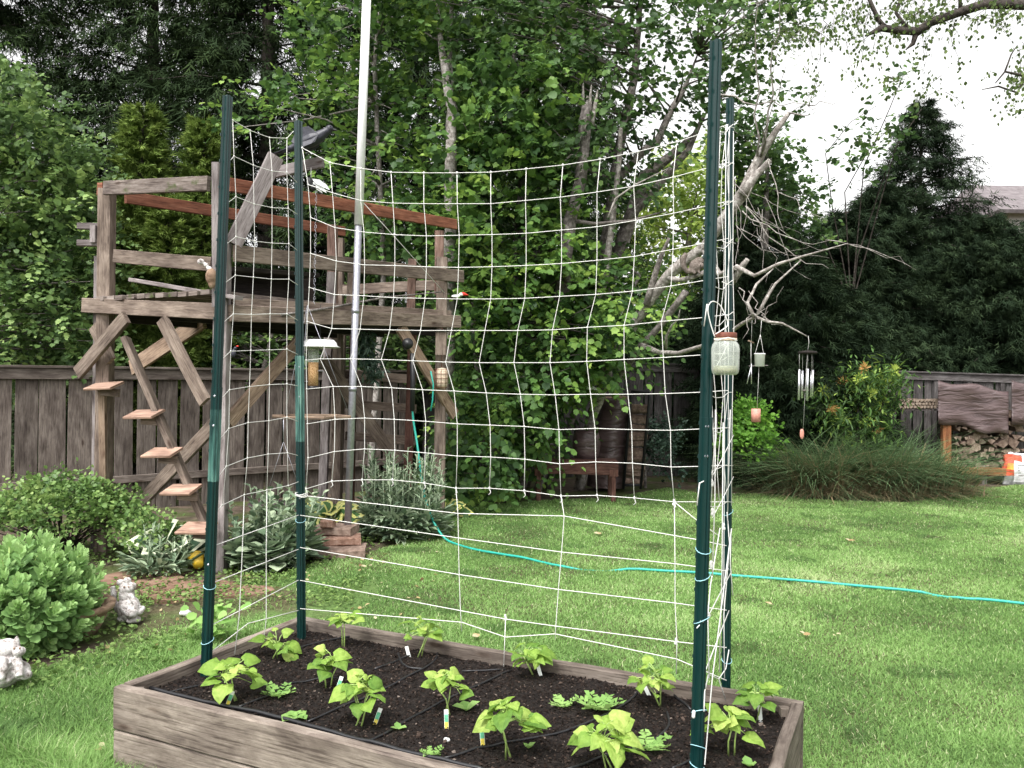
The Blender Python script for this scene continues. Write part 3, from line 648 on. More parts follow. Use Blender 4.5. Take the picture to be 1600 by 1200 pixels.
# ------------------------------------------------------------------ trellis net
def net():
    A = POSTS['NL'][0]; B = POSTS['FL'][0]; C = POSTS['NR'][0]; D = POSTS['FR'][0]
    t = thing('trellis_net', 'white string trellis netting tied between the four green posts', 'net', (0, 3.7, .3))
    back = [
     [(474,233),(517,256),(565,265),(612,271),(663,272),(714.5,272),(767,271),(822,266),(879,260),(937,251),(996,239),(1056,224),(1136,197)],
     [(483,290),(521,303),(565,315),(615,319),(663,320),(715,320),(767,320),(821,315),(875,310),(932,302),(989,293),(1050,279),(1136,256)],
     [(487,341),(525,357),(570,364),(618,368),(667,370),(718,369),(769,368),(822,366),(877,361),(932,356),(992,346),(1051,335),(1136,316)],
     [(487,397),(527,409),(571,415),(618,416),(667,418),(717,419),(769,418),(822,416),(877,413),(932,408),(990,402),(1050,391),(1136,374)],
     [(485,450),(524,461),(570,463),(616,466),(665,467),(715,468),(767,468),(820,467),(874,464),(930,461),(987,456),(1047,448),(1136,433)],
     [(482,503),(520,514),(564,515),(610,516),(658,517),(706,517),(758,517),(809,517),(863,516),(917,512),(974,509),(1032,503),(1096,497),(1136,492)],
     [(480,563),(502,561),(549,561),(597,562),(646,564),(697,566),(749,567),(803,567),(859,567),(916,565),(974,562),(1035,559),(1094,555),(1135,552)],
     [(481,608),(522,604),(566,604),(613,606),(661,609),(710,611),(760,614),(813,616),(867,617),(922,616),(980,616),(1038,615),(1090,613),(1135,610)],
     [(482,662),(525,655),(571,653),(617,655),(666,658),(715,662),(766,664),(819,666),(873,671),(929,669),(986,671),(1046,672),(1090,670),(1134,668)],
     [(483,715),(524,705),(571,701),(618,703),(665,707),(715,712),(767,713.5),(820,717),(874,724),(930,721),(987,723),(1047,729),(1090,728),(1134,726)],
     [(480,763),(520,751),(567,749),(614,749),(664,754),(713,762),(765,762),(819,766),(876,774),(932,773),(990,777),(1052,783),(1090,783),(1134,783)]]
    left = [
     [(362,186),(366,190),(393,206),(423,217),(450,218),(460,207)],
     [(361,254),(368,246),(398,260),(427,269),(450,271),(466,287)],
     [(359,318),(371,309),(399,320),(427,326),(452,327),(466,336)],
     [(357,382),(371,371),(400,378),(427,381),(453,382),(466,392)],
     [(355,442),(370,431),(398,434),(426,437),(453,437),(467,446)],
     [(353,503),(367,491),(395,492),(424,491),(450,491),(467,501)],
     [(351,560),(363,549),(394,548),(423,547),(450,546),(467,554)],
     [(350,620),(361,609),(392,604),(423,601),(450,600),(467,603)],
     [(348,683),(360,669),(390,660),(422,657),(450,652),(467,658)],
     [(345,742),(356,728),(389,715),(421,709),(451,707),(467,711)],
     [(342,796),(350,788),(384,772),(419,765),(452,758),(468,752)]]
    r = .0017
    def rows(mb, tab, a, b, r, dy):
        pp = [[PL(x, y, a, b)+Vector((0, dy, 0)) for x, y in row] for row in tab]
        for row in pp: mb.tube(row, r, 5)
        return pp
    mb = MB(); bk = rows(mb, back, B, D, r, -.022)
    for c in range(12): mb.tube([row[c] for row in bk], r, 5)
    for c in range(12):
        mb.ell(bk[0][c], (.006, .006, .007), nu=6, nv=4)
        mb.ell(bk[-1][c], (.005, .005, .008), nu=6, nv=4)
        p = bk[-1][c]; mb.tube([p, p+Vector((.006, -.004, -.02)), p+Vector((-.004, -.004, -.03))], .0018, 4)
    for row in bk[1:-1]:
        for q in row[:12]: mb.ell(q, (.0042, .0042, .0045), nu=6, nv=4)
    mb.build('back_mesh_panel', M['string'], t)
    mb = MB(); lf = rows(mb, left, A, B, r*.92, -.02)
    for c in (1, 2, 3, 4): mb.tube([row[c] for row in lf], r*.92, 5)
    for row in lf:
        for q in row[1:5]: mb.ell(q, (.0042, .0042, .005), nu=6, nv=4)
    mb.build('side_mesh_panel', M['string'], t)
    # right panel: nearly edge on, bunched strings
    mb = MB(); Q = []
    for i, y in enumerate((200, 256, 316, 380, 445, 500, 556, 612, 668, 726, 784)):
        z = 0
        pts = []
        for k, f in enumerate((0.02, .3, .5, .72, 1.0)):
            p = C.lerp(D, f); x, _ = 0, 0
            dd = p.y; xx = p.x+.010*math.sin(i*1.7+k)+.012
            pz = P(1128, y+(8 if k in (1, 2) else 0), dd).z+R0.uniform(-.004, .004)
            pts.append(Vector((xx, dd-.01, pz)))
        Q.append(pts); mb.tube(pts, r*.8, 5)
    for c in (1, 2, 3): mb.tube([q[c] for q in Q], r*.85, 5)
    mb.tube([P(1134, 205, 3.42), P(1133, 500, 3.42), P(1131, 900, 3.4), P(1132, 1050, 3.4)], r*.9, 5)
    mb.tube([P(1146, 205, 3.42), P(1145, 420, 3.42), P(1147, 500, 3.42), P(1144, 640, 3.4), P(1143, 790, 3.4)], r*.9, 5)
    mb.tube([P(1139, 205, 3.42), P(1138, 640, 3.42), P(1137, 820, 3.4)], r*.8, 5)
    for y in (197, 256, 316, 376, 440, 490):
        mb.tube([P(1128, y, 3.43), P(1136, y+4, 3.42), P(1146, y-3, 3.42)], r*.9, 5)
    for y in (540, 700, 765): mb.tube([P(1113, y+44, 2.9), P(1129, y+15, 3.1), P(1146, y-20, 3.4)], r*.9, 5)
    mb.build('edge_mesh_panel', M['string'], t)
    # hand tied string lines below the mesh
    r2 = .0020
    def line(pts, a=B, b=D, dy=-.024, rr=r2): 
        m2 = MB(); m2.tube([PL(x, y, a, b)+Vector((0, dy, 0)) for x, y in pts], rr, 6); m2.build('tied_string', M['string'], t)
    line([(471,776),(482,774),(716,801),(881,805),(1090,842),(1133,851)]); line([(471,804),(716,839),(877,861),(1053,879),(1133,890)])
    line([(471,854),(718,896),(872,919),(1053,940),(1133,951)]); line([(471,905),(720,952),(790,965),(868,976),(1056,1000),(1133,1009)])
    line([(471,949),(722,970),(790,993),(867,988),(1056,1027),(1133,1060)])
    line([(713,762),(716,801),(718,896),(720,952),(722,984)]); line([(876,774),(881,805),(877,861),(872,919),(868,976),(867,996)])
    line([(1052,783),(1053,879),(1053,940),(1056,1000),(1055,1050)]); line([(1052,783),(1090,814),(1120,835)]); line([(790,963),(787,1044)])
    def line2(pts): line(pts, A, B, -.02)
    line2([(338,851),(468,804)]); line2([(335,909),(468,857)]); line2([(331,976),(468,905)]); line2([(328,1020),(390,972),(418,965),(468,952)])
    line2([(384,772),(380,880),(376,960),(369,1020)]); line2([(419,765),(418,860),(418,965),(414,1000)])
    for pts in ([(1143,826,3.3),(1131,920,3.1),(1113,1060,2.9),(1101,1195,2.72)], [(1143,893,3.42),(1107,962,2.85),(1089,981,2.72)], [(1139,954,3.42),(1103,1046,2.85)], [(1125,825,3.2),(1110,915,3.0),(1106,960,2.9),(1108,1060,2.85)],
                [(1139,1015,3.42),(1134,1045,3.4),(1123,1061,3.2),(1107,1054,2.9),(1101,1080,2.75),(1100,1112,2.72)], [(1123,1061,3.2),(1131,1085,3.35),(1138,1108,3.4)], [(1136,800,3.42),(1140,850,3.42),(1131,960,3.38),(1132,1060,3.35)], [(1118,640,3.0),(1117,780,3.0),(1113,900,2.95)],
                [(1130,660,3.2),(1128,900,3.2),(1124,1050,3.2)], [(1141,640,3.42),(1137,800,3.42)], [(1112,630,2.85),(1116,700,2.9),(1112,760,2.85)], [(1089,790,2.72),(1093,755,2.72),(1108,748,2.78),(1114,735,2.82)], [(1105,475,2.72),(1103,488,2.72),(1100,510,2.72)], [(1142,835,3.3),(1141,880,3.3),(1145,930,3.3)]):
        MB().tube([P(*p) for p in pts], .0021, 6).build('tied_string', M['string'], t)
    for x, y, d in [(1131, 823, 3.3), (1111, 882, 2.9), (1112, 755, 2.82), (1107, 962, 2.85), (1084, 1116, 2.72), (1114, 800, 2.9), (1056, 1002, 3.65), (790, 965, 4.0), (1053, 785, 3.6), (1136, 200, 3.42), (787, 1044, 4.0)]:
        blob('knot', [(P(x+R0.uniform(-1, 1), y+(k-1)*3, d), (.006, .006, .008)) for k in range(3)], M['string'], t, vox=.002, smooth=1)
    m2 = MB(); c = P(471, 775, 4.135)
    for k in range(3): m2.tube([c+Vector((.03*math.cos(a), .03*math.sin(a), .006*k+.004*math.sin(a*2+k))) for a in np.linspace(0, 6.4, 14)], .0026, 5)
    m2.build('wrapped_string', M['string'], t)
net()

# ------------------------------------------------------------------ jar
def jar():
    c = P(1133, 586, 2.7); s = .0021   # metres per photo pixel at that depth
    t = thing('glass_jar', 'glass canning jar with rusty lid and a little cloudy liquid hanging on the front post', 'jar', c)
    prof = [(0, .0), (.034, .0), (.042, .006), (.045, .02), (.046, .085), (.043, .1), (.034, .113), (.031, .118), (.031, .135)]
    inn = [(r*.94-.0005 if r > 0 else 0, z+.003 if z < .1 else z) for r, z in prof]
    MB().lathe(prof+list(reversed(inn)), c, 28).build('glass_body', M['glass'], t)
    MB().lathe([(0, .0045), (.032, .0045), (.039, .009), (.0415, .02), (.0415, .03), (0, .0305)], c, 24).build('liquid', M['liquid'], t)
    MB().lathe([(.0335, .112), (.0365, .113), (.0365, .121), (.0335, .1215)], c, 24).build('neck_ring', M['cream'], t)
    MB().lathe([(.033, .122), (.036, .122), (.0365, .124), (.0365, .137), (.035, .1395), (0, .1405)], c, 24).build('lid', M['rust'], t)
    for a, b in (((1112, 535), (1107, 483)),):
        pts = [P(1117, 527, 2.66), P(1110, 505, 2.66), P(1106, 482, 2.66), P(1113, 471, 2.68), P(1125, 477, 2.7), P(1134, 495, 2.7), P(1137, 508, 2.7), P(1128, 516, 2.68), P(1118, 522, 2.66)]
        MB().tube(smooth_path(pts), .0019, 6).build('cord_handle', M['string'], t)
    MB().tube([c+Vector((.036*math.cos(a), .036*math.sin(a), .117+.004*math.sin(3*a))) for a in np.linspace(0, 6.4, 16)], .0022, 6).build('neck_cord', M['string'], t)
jar()

# ------------------------------------------------------------------ bean plants
def bean(i, base, cen, rad, nl, label, lsz=.085, stems=2, tall=0):
    b = GS(*base); c = P(cen[0], cen[1], b.y)
    t = thing('bean_plant', label, 'plant', b, group='young bean plants in the raised bed')
    rr = random.Random(100+i); px = b.y/F
    mb = MB(); pos = []; yd = []; nd = []; sc = []; tt = []; pm = MB()
    H = c.z-b.z
    tops = []
    for s in range(stems):
        e = Vector((c.x+rr.uniform(-.25, .25)*rad*px*2, c.y+rr.uniform(-.03, .03), c.z-H*.15))
        st = b+Vector((rr.uniform(-.015, .015), rr.uniform(-.01, .01), -.01))
        m = st.lerp(e, .5)+Vector((rr.uniform(-.01, .01), 0, .01)); mb.tube([st, m, e], [.0038, .003, .0025], 6); tops.append(e)
    nl = int(nl*2.5)
    for k in range(nl):
        o = tops[k % stems]; an = k*2.4+rr.uniform(-.4, .4); q = rr.uniform(.1, .8)
        dx = math.cos(an)*rad*px*q; dy = math.sin(an)*rad*px*q*.8; dz = (.62-q*.9+rr.uniform(-.4, .35))*rad*px
        p = c+Vector((dx, dy, dz)); out = Vector((math.cos(an), math.sin(an)*.9, 0))
        pm.tube([o, o.lerp(p, .6)+Vector((0, 0, .012)), p], [.0022, .0018, .0015], 5)
        pos.append(p); dr = out+Vector((rr.uniform(-.3, .3), -.3, rr.uniform(-.65, .45))); yd.append(dr)
        nd.append(Vector((out.x*.55, out.y*.5-.35, .85))+Vector((rr.uniform(-.5, .5), rr.uniform(-.5, .5), 0)))
        sc.append(lsz*rr.uniform(.42, 1.02)*(.8 if q < .3 else 1)); tt.append(min(.95, max(.02, rr.gauss(.35+.25*(q < .35)+(-.15 if i in (12, 7, 3) else .05), .22))))
    mb.build('stem', LFSTEM, t); pm.build('leaf_stalks', LFSTEM, t)
    o = leaves('leaves', T_BEAN, [tuple(p) for p in pos], [tuple(p) for p in yd], [tuple(p) for p in nd], np.array(sc), np.array(tt), LF['bean'], t, smooth=True, jit=.028)
LFSTEM = mat_plain('pale_green_stem', (.3, .42, .12), .5, 0, .2, 60, .05)
BEANS = [
 ((368, 1092), (362, 1052), 42, 7, 'broad leaved bean plant at the foot of the near left green post', .105),
 ((428, 1026), (432, 1006), 34, 7, 'spreading bean plant inside the left board, under the string side panel', .085),
 ((538, 1010), (540, 968), 22, 6, 'tall thin bean seedling near the back board, farthest left along it', .075),
 ((514, 1072), (512, 1036), 30, 7, 'bean plant left of centre just behind a white and yellow tag', .085),
 ((562, 1130), (565, 1078), 34, 9, 'upright bushy bean plant on several pale stems near the front board', .09),
 ((655, 1024), (658, 986), 30, 7, 'lime bean plant beside the looped black drip tube at the back', .08),
 ((700, 1112), (697, 1068), 32, 9, 'pointed leaved bean plant in the middle of the bed behind a striped tag', .085),
 ((830, 1056), (828, 1026), 32, 9, 'bean plant by the back board with a grey tag leaning at its foot', .085),
 ((794, 1182), (796, 1118), 38, 8, 'large round leaved bean plant right of the green and yellow tag at the front', .1),
 ((1032, 1100), (1018, 1062), 34, 8, 'sprawling bean plant by the back board left of the tall front post', .08),
 ((955, 1202), (950, 1158), 44, 10, 'big broad leaved bean plant at the bottom edge, left of the tall front post', .1),
 ((1142, 1176), (1136, 1130), 38, 9, 'bright lime bean plant just right of the tall front post', .085),
 ((1186, 1122), (1184, 1084), 26, 6, 'darker bean plant in the right corner beside a white tag', .08)]
for i, (b_, c_, r_, n_, lab, ls) in enumerate(BEANS): bean(i, b_, c_, r_, n_, lab, ls*.9, stems=3 if i in (4, 8, 10) else 2)
def weed(i, px, py, n, size, label, tpl=T_POPPY, up=.45):
    b = GS(px, py); t = None
    yd = []; nd = []
    for k in range(n):
        a = k*6.283/n+i; yd.append((math.cos(a), math.sin(a), up)); nd.append((-math.cos(a)*up, -math.sin(a)*up, 1))
    leaves('seedling', tpl, [(b.x, b.y, b.z+.003)]*n, yd, nd, RNG.uniform(.75, 1.1, n)*size, RNG.uniform(.2, .9, n), LF['weed'], None, jit=.035, label=label, cat='seedling', group='small seedlings in the raised bed', origin=tuple(b))
weed(0, 436, 1086, 5, .085, 'lobed seedling right of the near left bean plant'); weed(1, 462, 1120, 4, .06, 'low pale seedling against the front board', T_ROUND, .2)
weed(2, 880, 1104, 4, .07, 'feathery seedling left of the largest feathery one'); weed(3, 936, 1108, 6, .12, 'largest feathery grey green seedling in the bed')
weed(4, 1010, 1170, 5, .11, 'feathery seedling behind the big bean plant at the bottom edge'); weed(5, 728, 1108, 4, .06, 'small pointed seedling right of the middle bean plant', T_OVAL, .6)
weed(6, 622, 1138, 3, .035, 'tiny two leaf sprout beside a drip tube near the front board', T_OVAL, .5); weed(7, 886, 1040, 3, .04, 'tiny sprout against the back board', T_OVAL, .6)
weed(8, 672, 1178, 5, .055, 'little feathery sprout against the front board'); weed(9, 826, 1166, 3, .035, 'tiny sprout beside the front round leaved bean plant', T_OVAL, .8)
weed(10, 1170, 1196, 3, .04, 'tiny sprout at the foot of the tall front post', T_OVAL, .8)
def plant_tag(px, py, h, lean, label, col=True):
    b = GS(px, py, -.01); t = thing('plant_tag', label, 'plant tag', b, group='plastic plant tags stuck in the soil')
    s = b.y/F; w = .016; H = h*s+.01
    ax = Vector((lean, .15, 1)).normalized(); fx = Vector((1, .1, 0)); fx = (fx-ax*fx.dot(ax)).normalized(); fn = ax.cross(fx)
    def q(z0, z1, mi, o, nm, par=None):
        mb = MB(); mb.beam(b+ax*z0-fn*o, b+ax*z1-fn*o, w if o == 0 else w*.86, .0012, up=fn, bev=.0002); return mb.build(nm, mi, par or t)
    st = q(0, H, M['tag_white'], 0, 'plastic_strip')
    if col:
        q(H*.12, H*.42, M['tag_yellow'], -.0012, 'yellow_band', st); q(H*.42, H*.78, M['tag_green'], -.0012, 'green_band', st)
        q(H*.12, H*.42, M['tag_yellow'], .0012, 'yellow_band', st); q(H*.42, H*.78, M['tag_green'], .0012, 'green_band', st)
for a in [(354, 1098, 22, .35, 'green and white plant tag under the near left bean plant'), (525, 1080, 24, .3, 'white and yellow tag between the two left centre bean plants'), (584, 1129, 26, .35, 'leaning striped tag right of the upright bushy bean plant'),
          (698, 1136, 28, -.05, 'upright green and yellow tag in front of the middle bean plant'), (755, 1164, 32, -.1, 'largest green and yellow tag beside the front round leaved bean plant')]: plant_tag(*a)
for a in [(640, 1023, 16, -.3, 'grey blank tag near the looped drip tube'), (846, 1056, 18, -.3, 'grey blank tag at the foot of the back board bean plant'), (1016, 1084, 14, -.5, 'faded blank tag under the sprawling bean plant'), (1189, 1124, 26, -.05, 'white blank tag in the right corner of the bed')]: plant_tag(*a, col=False)
def drips():
    t = thing('drip_irrigation', 'black drip watering tubes looping across the dark soil', 'drip tubing', (0, 3.3, .3))
    def run(pts, r, nm):
        p = [GS(x, y, r*.8) for x, y in pts]; q = []
        for k in range(len(p)-1):
            for f in (0, .25, .5, .75):
                a = p[max(k-1, 0)]; b = p[k]; c = p[k+1]; d = p[min(k+2, len(p)-1)]
                v = .5*((2*b)+(-a+c)*f+(2*a-5*b+4*c-d)*f*f+(-a+3*b-3*c+d)*f**3); v.z = soil_z(v.x, v.y)+r*1.3; q.append(v)
        q.append(p[-1]); MB().tube(q, r, 8).build(nm, M['black_plastic'], t)
    run([(232, 1076), (300, 1092), (370, 1107), (430, 1122), (520, 1146), (600, 1166), (690, 1188), (760, 1205)], .008, 'supply_pipe')
    for pts in ([(373,1104),(413,1088),(444,1072),(478,1064),(531,1058)], [(481,1128),(552,1097),(602,1075),(662,1043),(683,1025),(676,1004),(664,998)], [(575,1158),(615,1138),(688,1096),(730,1076),(800,1046)], [(585,1046),(641,1022)], [(440,1025),(478,1009),(536,997),(597,986)],
                [(693,1185),(766,1165),(867,1146),(925,1127),(983,1096),(1003,1069)], [(883,1202),(952,1181),(1022,1154),(1045,1131),(1041,1107)], [(1053,1084),(1080,1107)], [(250,1084),(300,1073),(340,1060)], [(1050,1202),(1085,1185)], [(622,1020),(628,1035),(640,1042),(662,1043)], [(722,1048),(790,1045)]):
        run(pts, .0045, 'drip_line')
drips()
def stone(name, p, r, label, mat, cat, seed=0, flat=.6):
    rr = random.Random(seed); mb = MB(); mb.ell(p+Vector((0, 0, r*flat*.6)), (r, r*.8, r*flat), nu=9, nv=6)
    mb.v = [tuple(Vector(v)+Vector((rr.uniform(-.12, .12)*r, rr.uniform(-.12, .12)*r, rr.uniform(-.1, .1)*r))) for v in mb.v]
    return mb.build(name, mat, None, label=label, cat=cat)
stone('pebble', GS(698, 1156), .013, 'small white pebble on the soil in front of the middle tags', M['tag_white'], 'pebble', 1)
stone('pebble', GS(982, 1068), .014, 'pale pebble on the soil near the back board', M['tag_white'], 'pebble', 2)
# ------------------------------------------------------------------ wooden deck
def deck():
    t = thing('wooden_deck', 'raised weathered wooden deck on posts with redwood rails and a zigzag of small treads', 'deck', (G(500, 850).x, 8.4, 0))
    W = M['grey_wood']
    dL, dC, dR, dB = 7.6, 6.93, 9.33, 10.1
    def d_lc(px): return dC+(dL-dC)*(347-px)/(347-165)          # along the left-front edge
    C0 = Vector((P(347, 500, dC).x, dC)); R0_ = Vector((P(690, 500, dR).x, dR)); L0 = Vector((P(165, 500, dL).x, dL)); B0 = L0+R0_-C0
    def onCR(px, py): return PL(px, py, C0, R0_)
    def onLC(px, py): return PL(px, py, L0, C0)
    def onLB(px, py): return PL(px, py, L0, B0)
    def onBR(px, py): return PL(px, py, B0, R0_)
    nd_ = Vector(((R0_-C0).y, -(R0_-C0).x, 0)).normalized()      # outward normal of the long right side (towards camera right)
    nl_ = Vector(((C0-L0).y, -(C0-L0).x, 0)).normalized()
    def bm(nm, a, b, w_, h_, mat, up=(0, 0, 1), out=None, **k):
        if out is not None: a = a+out; b = b+out
        return MB().beam(a, b, w_, h_, up=up, nseg=4, jit=.0015, **k).build(nm, mat, t)
    def ground(v): return Vector((v.x, v.y, -.03))
    # corner posts
    for nm, p, top, mt, w_ in [('corner_post', C0, 2.78, M['pale_wood'], .115), ('corner_post', R0_, 3.03, W, .12), ('corner_post', L0, 3.36, W, .12), ('corner_post', B0, 3.35, W, .11)]:
        bm(nm, Vector((p.x, p.y, -.03)), Vector((p.x, p.y, top)), w_, w_, mt, up=(0, 1, 0))
    bm('rail_post', Vector((L0.x-.10, L0.y+.1, -.03)), Vector((L0.x-.10, L0.y+.1, 2.75)), .09, .09, M['pale_wood'], up=(0, 1, 0))
    z = P(150, 357, 7.7).z; z2 = P(150, 383, 7.7).z
    for zz in (z, z2): MB().beam(Vector((L0.x-.26, L0.y+.0, zz)), Vector((L0.x-.05, L0.y+.0, zz)), .07, .055).build('bracket', M['pale_wood'], t)
    MB().beam(Vector((L0.x-.10, L0.y-.02, z-.0)), Vector((L0.x-.10, L0.y-.02, z2)), .05, .09).build('bracket', M['pale_wood'], t)
    # thin pale upright at the near corner
    q = P(337, 400, 6.80); bm('upright', P(338, 480, 6.80), P(337, 254, 6.80), .06, .04, M['pale_wood'], up=(0, 1, 0)); 
    # top rails
    bm('top_rail', onLC(176, 297), onLC(338, 290), .04, .125, M['mossy_wood'], out=nl_*.08)
    bm('top_rail', onCR(355, 289), onCR(710, 351), .04, .115, M['red_wood'], out=nd_*.02)
    bm('top_rail', onLB(196, 308), onLB(538, 362), .04, .115, M['red_wood'])
    bm('top_rail', onLC(166, 297), onLC(158, 297), .05, .12, M['red_wood'], out=nl_*.02)
    bm('rail_stub', onLC(184, 401), onLC(336, 414), .04, .12, W, out=nl_*.03)
    bm('mid_rail', onCR(356, 397), onCR(714, 433), .04, .14, W, out=nd_*.085)
    bm('loose_slat', onLC(210, 438), onLC(376, 466), .09, .035, M['pale_wood'], out=nl_*.02)
    # deck beams and boards
    bm('rim_beam', onLC(143, 478), onLC(350, 488), .045, .135, W, out=nl_*.08)
    bm('rim_beam', onCR(349, 490), onCR(709, 503), .045, .14, W, out=nd_*.085)
    bm('rim_beam', onCR(362, 472), onCR(700, 490), .04, .07, W, out=nd_*.03)
    zd = 2.30
    Ld = (L0-C0); Rd = (R0_-C0)
    n = 22
    n = 11
    for k in range(n):
        f0 = (k+.5)/n; e_ = R0.uniform(.09, .125)
        a = C0+Ld*f0-Rd.normalized()*e_; b = R0_+Ld*f0+Rd.normalized()*.03
        MB().beam(Vector((a.x, a.y, 2.335+R0.uniform(-.004, .004))), Vector((b.x, b.y, 2.345)), Ld.length/n-.014, .042, nseg=6, jit=.002).build('deck_board', M['mossy_wood'], t)
    for f in (.02, .5, .97):
        a = C0+Ld*f+Rd*.03; b = C0+Ld*f+Rd*.97
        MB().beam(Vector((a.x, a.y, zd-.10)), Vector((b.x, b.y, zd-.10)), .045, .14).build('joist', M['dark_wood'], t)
    a = B0-Rd.normalized()*.05; b = R0_
    bm('rim_beam', Vector((B0.x, B0.y, zd-.06)), Vector((R0_.x, R0_.y, zd-.06)), .045, .14, W)
    bm('mid_rail', Vector((B0.x, B0.y, 2.72)), Vector((R0_.x, R0_.y, 2.72)), .04, .12, W)
    # dark seat box under the middle rail
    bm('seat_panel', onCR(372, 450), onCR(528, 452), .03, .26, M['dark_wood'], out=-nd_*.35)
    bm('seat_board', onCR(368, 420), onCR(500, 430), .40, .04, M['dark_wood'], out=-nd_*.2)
    # short posts on the far side of the rail
    bm('baluster', onCR(533, 490), onCR(533, 350), .09, .09, M['brown_wood'], up=(0, 1, 0), out=-nd_*.12)
    bm('baluster', onCR(519, 490), onCR(521, 425), .09, .05, M['pale_wood'], up=(0, 1, 0), out=-nd_*.02)
    bm('baluster', onCR(556, 490), onCR(560, 420), .06, .05, W, up=(0, 1, 0), out=-nd_*.1)
    bm('baluster', onCR(647, 492), onCR(650, 404), .09, .04, M['brown_wood'], up=(0, 1, 0), out=-nd_*.05)
    bm('baluster', onCR(690, 460), onCR(691, 360), .10, .05, M['brown_wood'], up=(0, 1, 0), out=-nd_*.04)
    # braces
    bm('brace', onLC(143, 584), onLC(218, 497), .04, .13, W, up=(0, 0, 1), out=nl_*.14)
    bm('brace', onLC(150, 510), onLC(176, 565), .04, .12, W, out=nl_*.02)
    bm('brace', onLC(268, 500), onLC(335, 628), .04, .12, W, out=nl_*.10)
    bm('brace', P(206, 575, 8.9), P(318, 500, 8.3), .04, .17, M['tan_wood'])
    bm('brace', P(470, 530, 7.8), P(356, 660, 7.02), .04, .13, M['tan_wood'])
    bm('brace', P(345, 652, 7.5), P(206, 800, 8.1), .04, .13, W)
    bm('brace', onCR(618, 512), onCR(703, 648), .04, .14, M['tan_wood'], out=nd_*.07)
    bm('brace', P(505, 560, 9.6), P(622, 722, 9.9), .04, .15, M['dark_wood'] if False else W)
    bm('brace', P(672, 515, 9.6), P(640, 512, 9.8), .05, .14, M['dark_wood'])
    for x0, x1, d_, w_, mt in [(514, 504, 10.0, .10, M['pale_wood']), (553, 548, 10.3, .09, M['bench_wood']), (645, 636, 9.9, .10, M['bench_wood']), (536, 530, 10.25, .07, W)]:
        bm('under_post', ground(G(x1, 780) if False else Vector((P(x1, 740, d_).x, d_, 0))), P(x0, 515, d_), w_, .09, mt, up=(0, 1, 0))
    for y0 in (588, 634, 684): bm('cross_board', P(540, y0-3, 10.3), P(650, y0+5, 10.1), .03, .11, W)
    # leaning board the crow sits on and its arm
    bm('leaning_board', onCR(372, 385), P(437, 250, 7.25), .045, .14, M['pale_wood'], out=Vector((0, -.12, 0)))
    bm('perch_arm', P(428, 270, 7.45), P(505, 253, 7.3), .035, .10, M['pale_wood'])
    # climbing treads on a slanting stringer
    sa = P(196, 528, 7.25); sb = P(322, 822, 6.9); sb.z = max(sb.z, .0); bm('tread_stringer', sa, sb+(sb-sa)*.08, .05, .10, W, up=(0, 1, 0))
    for (x, y, d_) in [(165, 602, 7.45), (228, 646, 7.05), (256, 706, 6.95), (286, 764, 6.85), (310, 824, 6.75)]:
        c = P(x, y, d_); s = .26
        tr = MB().beam(c+Vector((-.15, .03, -.012)), c+Vector((.12, -.03, .0)), .20, .022, up=(0, -.30, .95), bev=.004).build('tread', M['pink_wood'], t)
        MB().beam(c+Vector((-.05, .03, -.06)), c+Vector((.11, .03, -.07)), .04, .07).build('tread_bracket', M['grey_wood'], tr)
    MB().beam(P(160, 606, 7.5), P(162, 760, 7.55), .06, .05, up=(0, 1, 0)).build('support_strip', M['tan_wood'], t)
    return C0, R0_, L0, B0
DC, DR, DL, DB = deck()

# ------------------------------------------------------------------ remeshed bodies (one continuous surface)
def crow():
    c = P(486, 219, 7.2); s = 7.2/F
    def q(x, y, dz=0): return P(x, y, 7.2+dz)
    t = thing('crow', 'dark slate crow perched on the leaning board, tail pointing down left', 'bird', q(440, 246))
    V = Vector
    chain = [([q(428, 240), q(445, 236), q(460, 230), q(474, 224), q(488, 218), q(500, 213), q(508, 207), q(515, 202)], [.008, .02, .036, .056, .066, .052, .038, .03])]
    blob('body', [(q(515, 201), (.036, .033, .032)), (q(482, 221), (.085, .06, .055))], M['crow'], t, vox=.007, smooth=3, chains=chain)
    MB().lathe([(.012, 0), (.008, .03), (.001, .055)], q(519, 202), 8, (1, -.1, -.25)).build('beak', M['black_plastic'], t)
    for dy in (-.028, .028): MB().ell(q(517, 199)+V((0, dy, 0)), (.005, .004, .005), nu=8, nv=6).build('eye', M['bullet'], t)
    for dx in (-2, 3):
        MB().tube([q(472+dx, 228), q(470+dx, 240), q(466+dx, 246)], [.006, .004, .004], 6).build('leg', M['black_plastic'], t)
    for sg in (-1, 1):
        leaves('wing', T_OVAL, [tuple(q(500, 212)+V((0, sg*.05, 0)))]*3, [(-.32, 0, -.10), (-.3, 0, -.13), (-.34, 0, -.08)], [(0, sg*1, .25)]*3, np.array([.30, .26, .34])*.75, np.array([0, 0, 0]), M['crow'], t)
    for k in range(4): MB().beam(q(455, 231)+V((0, (k-1.5)*.012, .002*k)), q(424, 243)+V((0, (k-1.5)*.018, .002*k)), .022, .003, bev=.001).build('tail_feather', M['crow'], t)
crow()
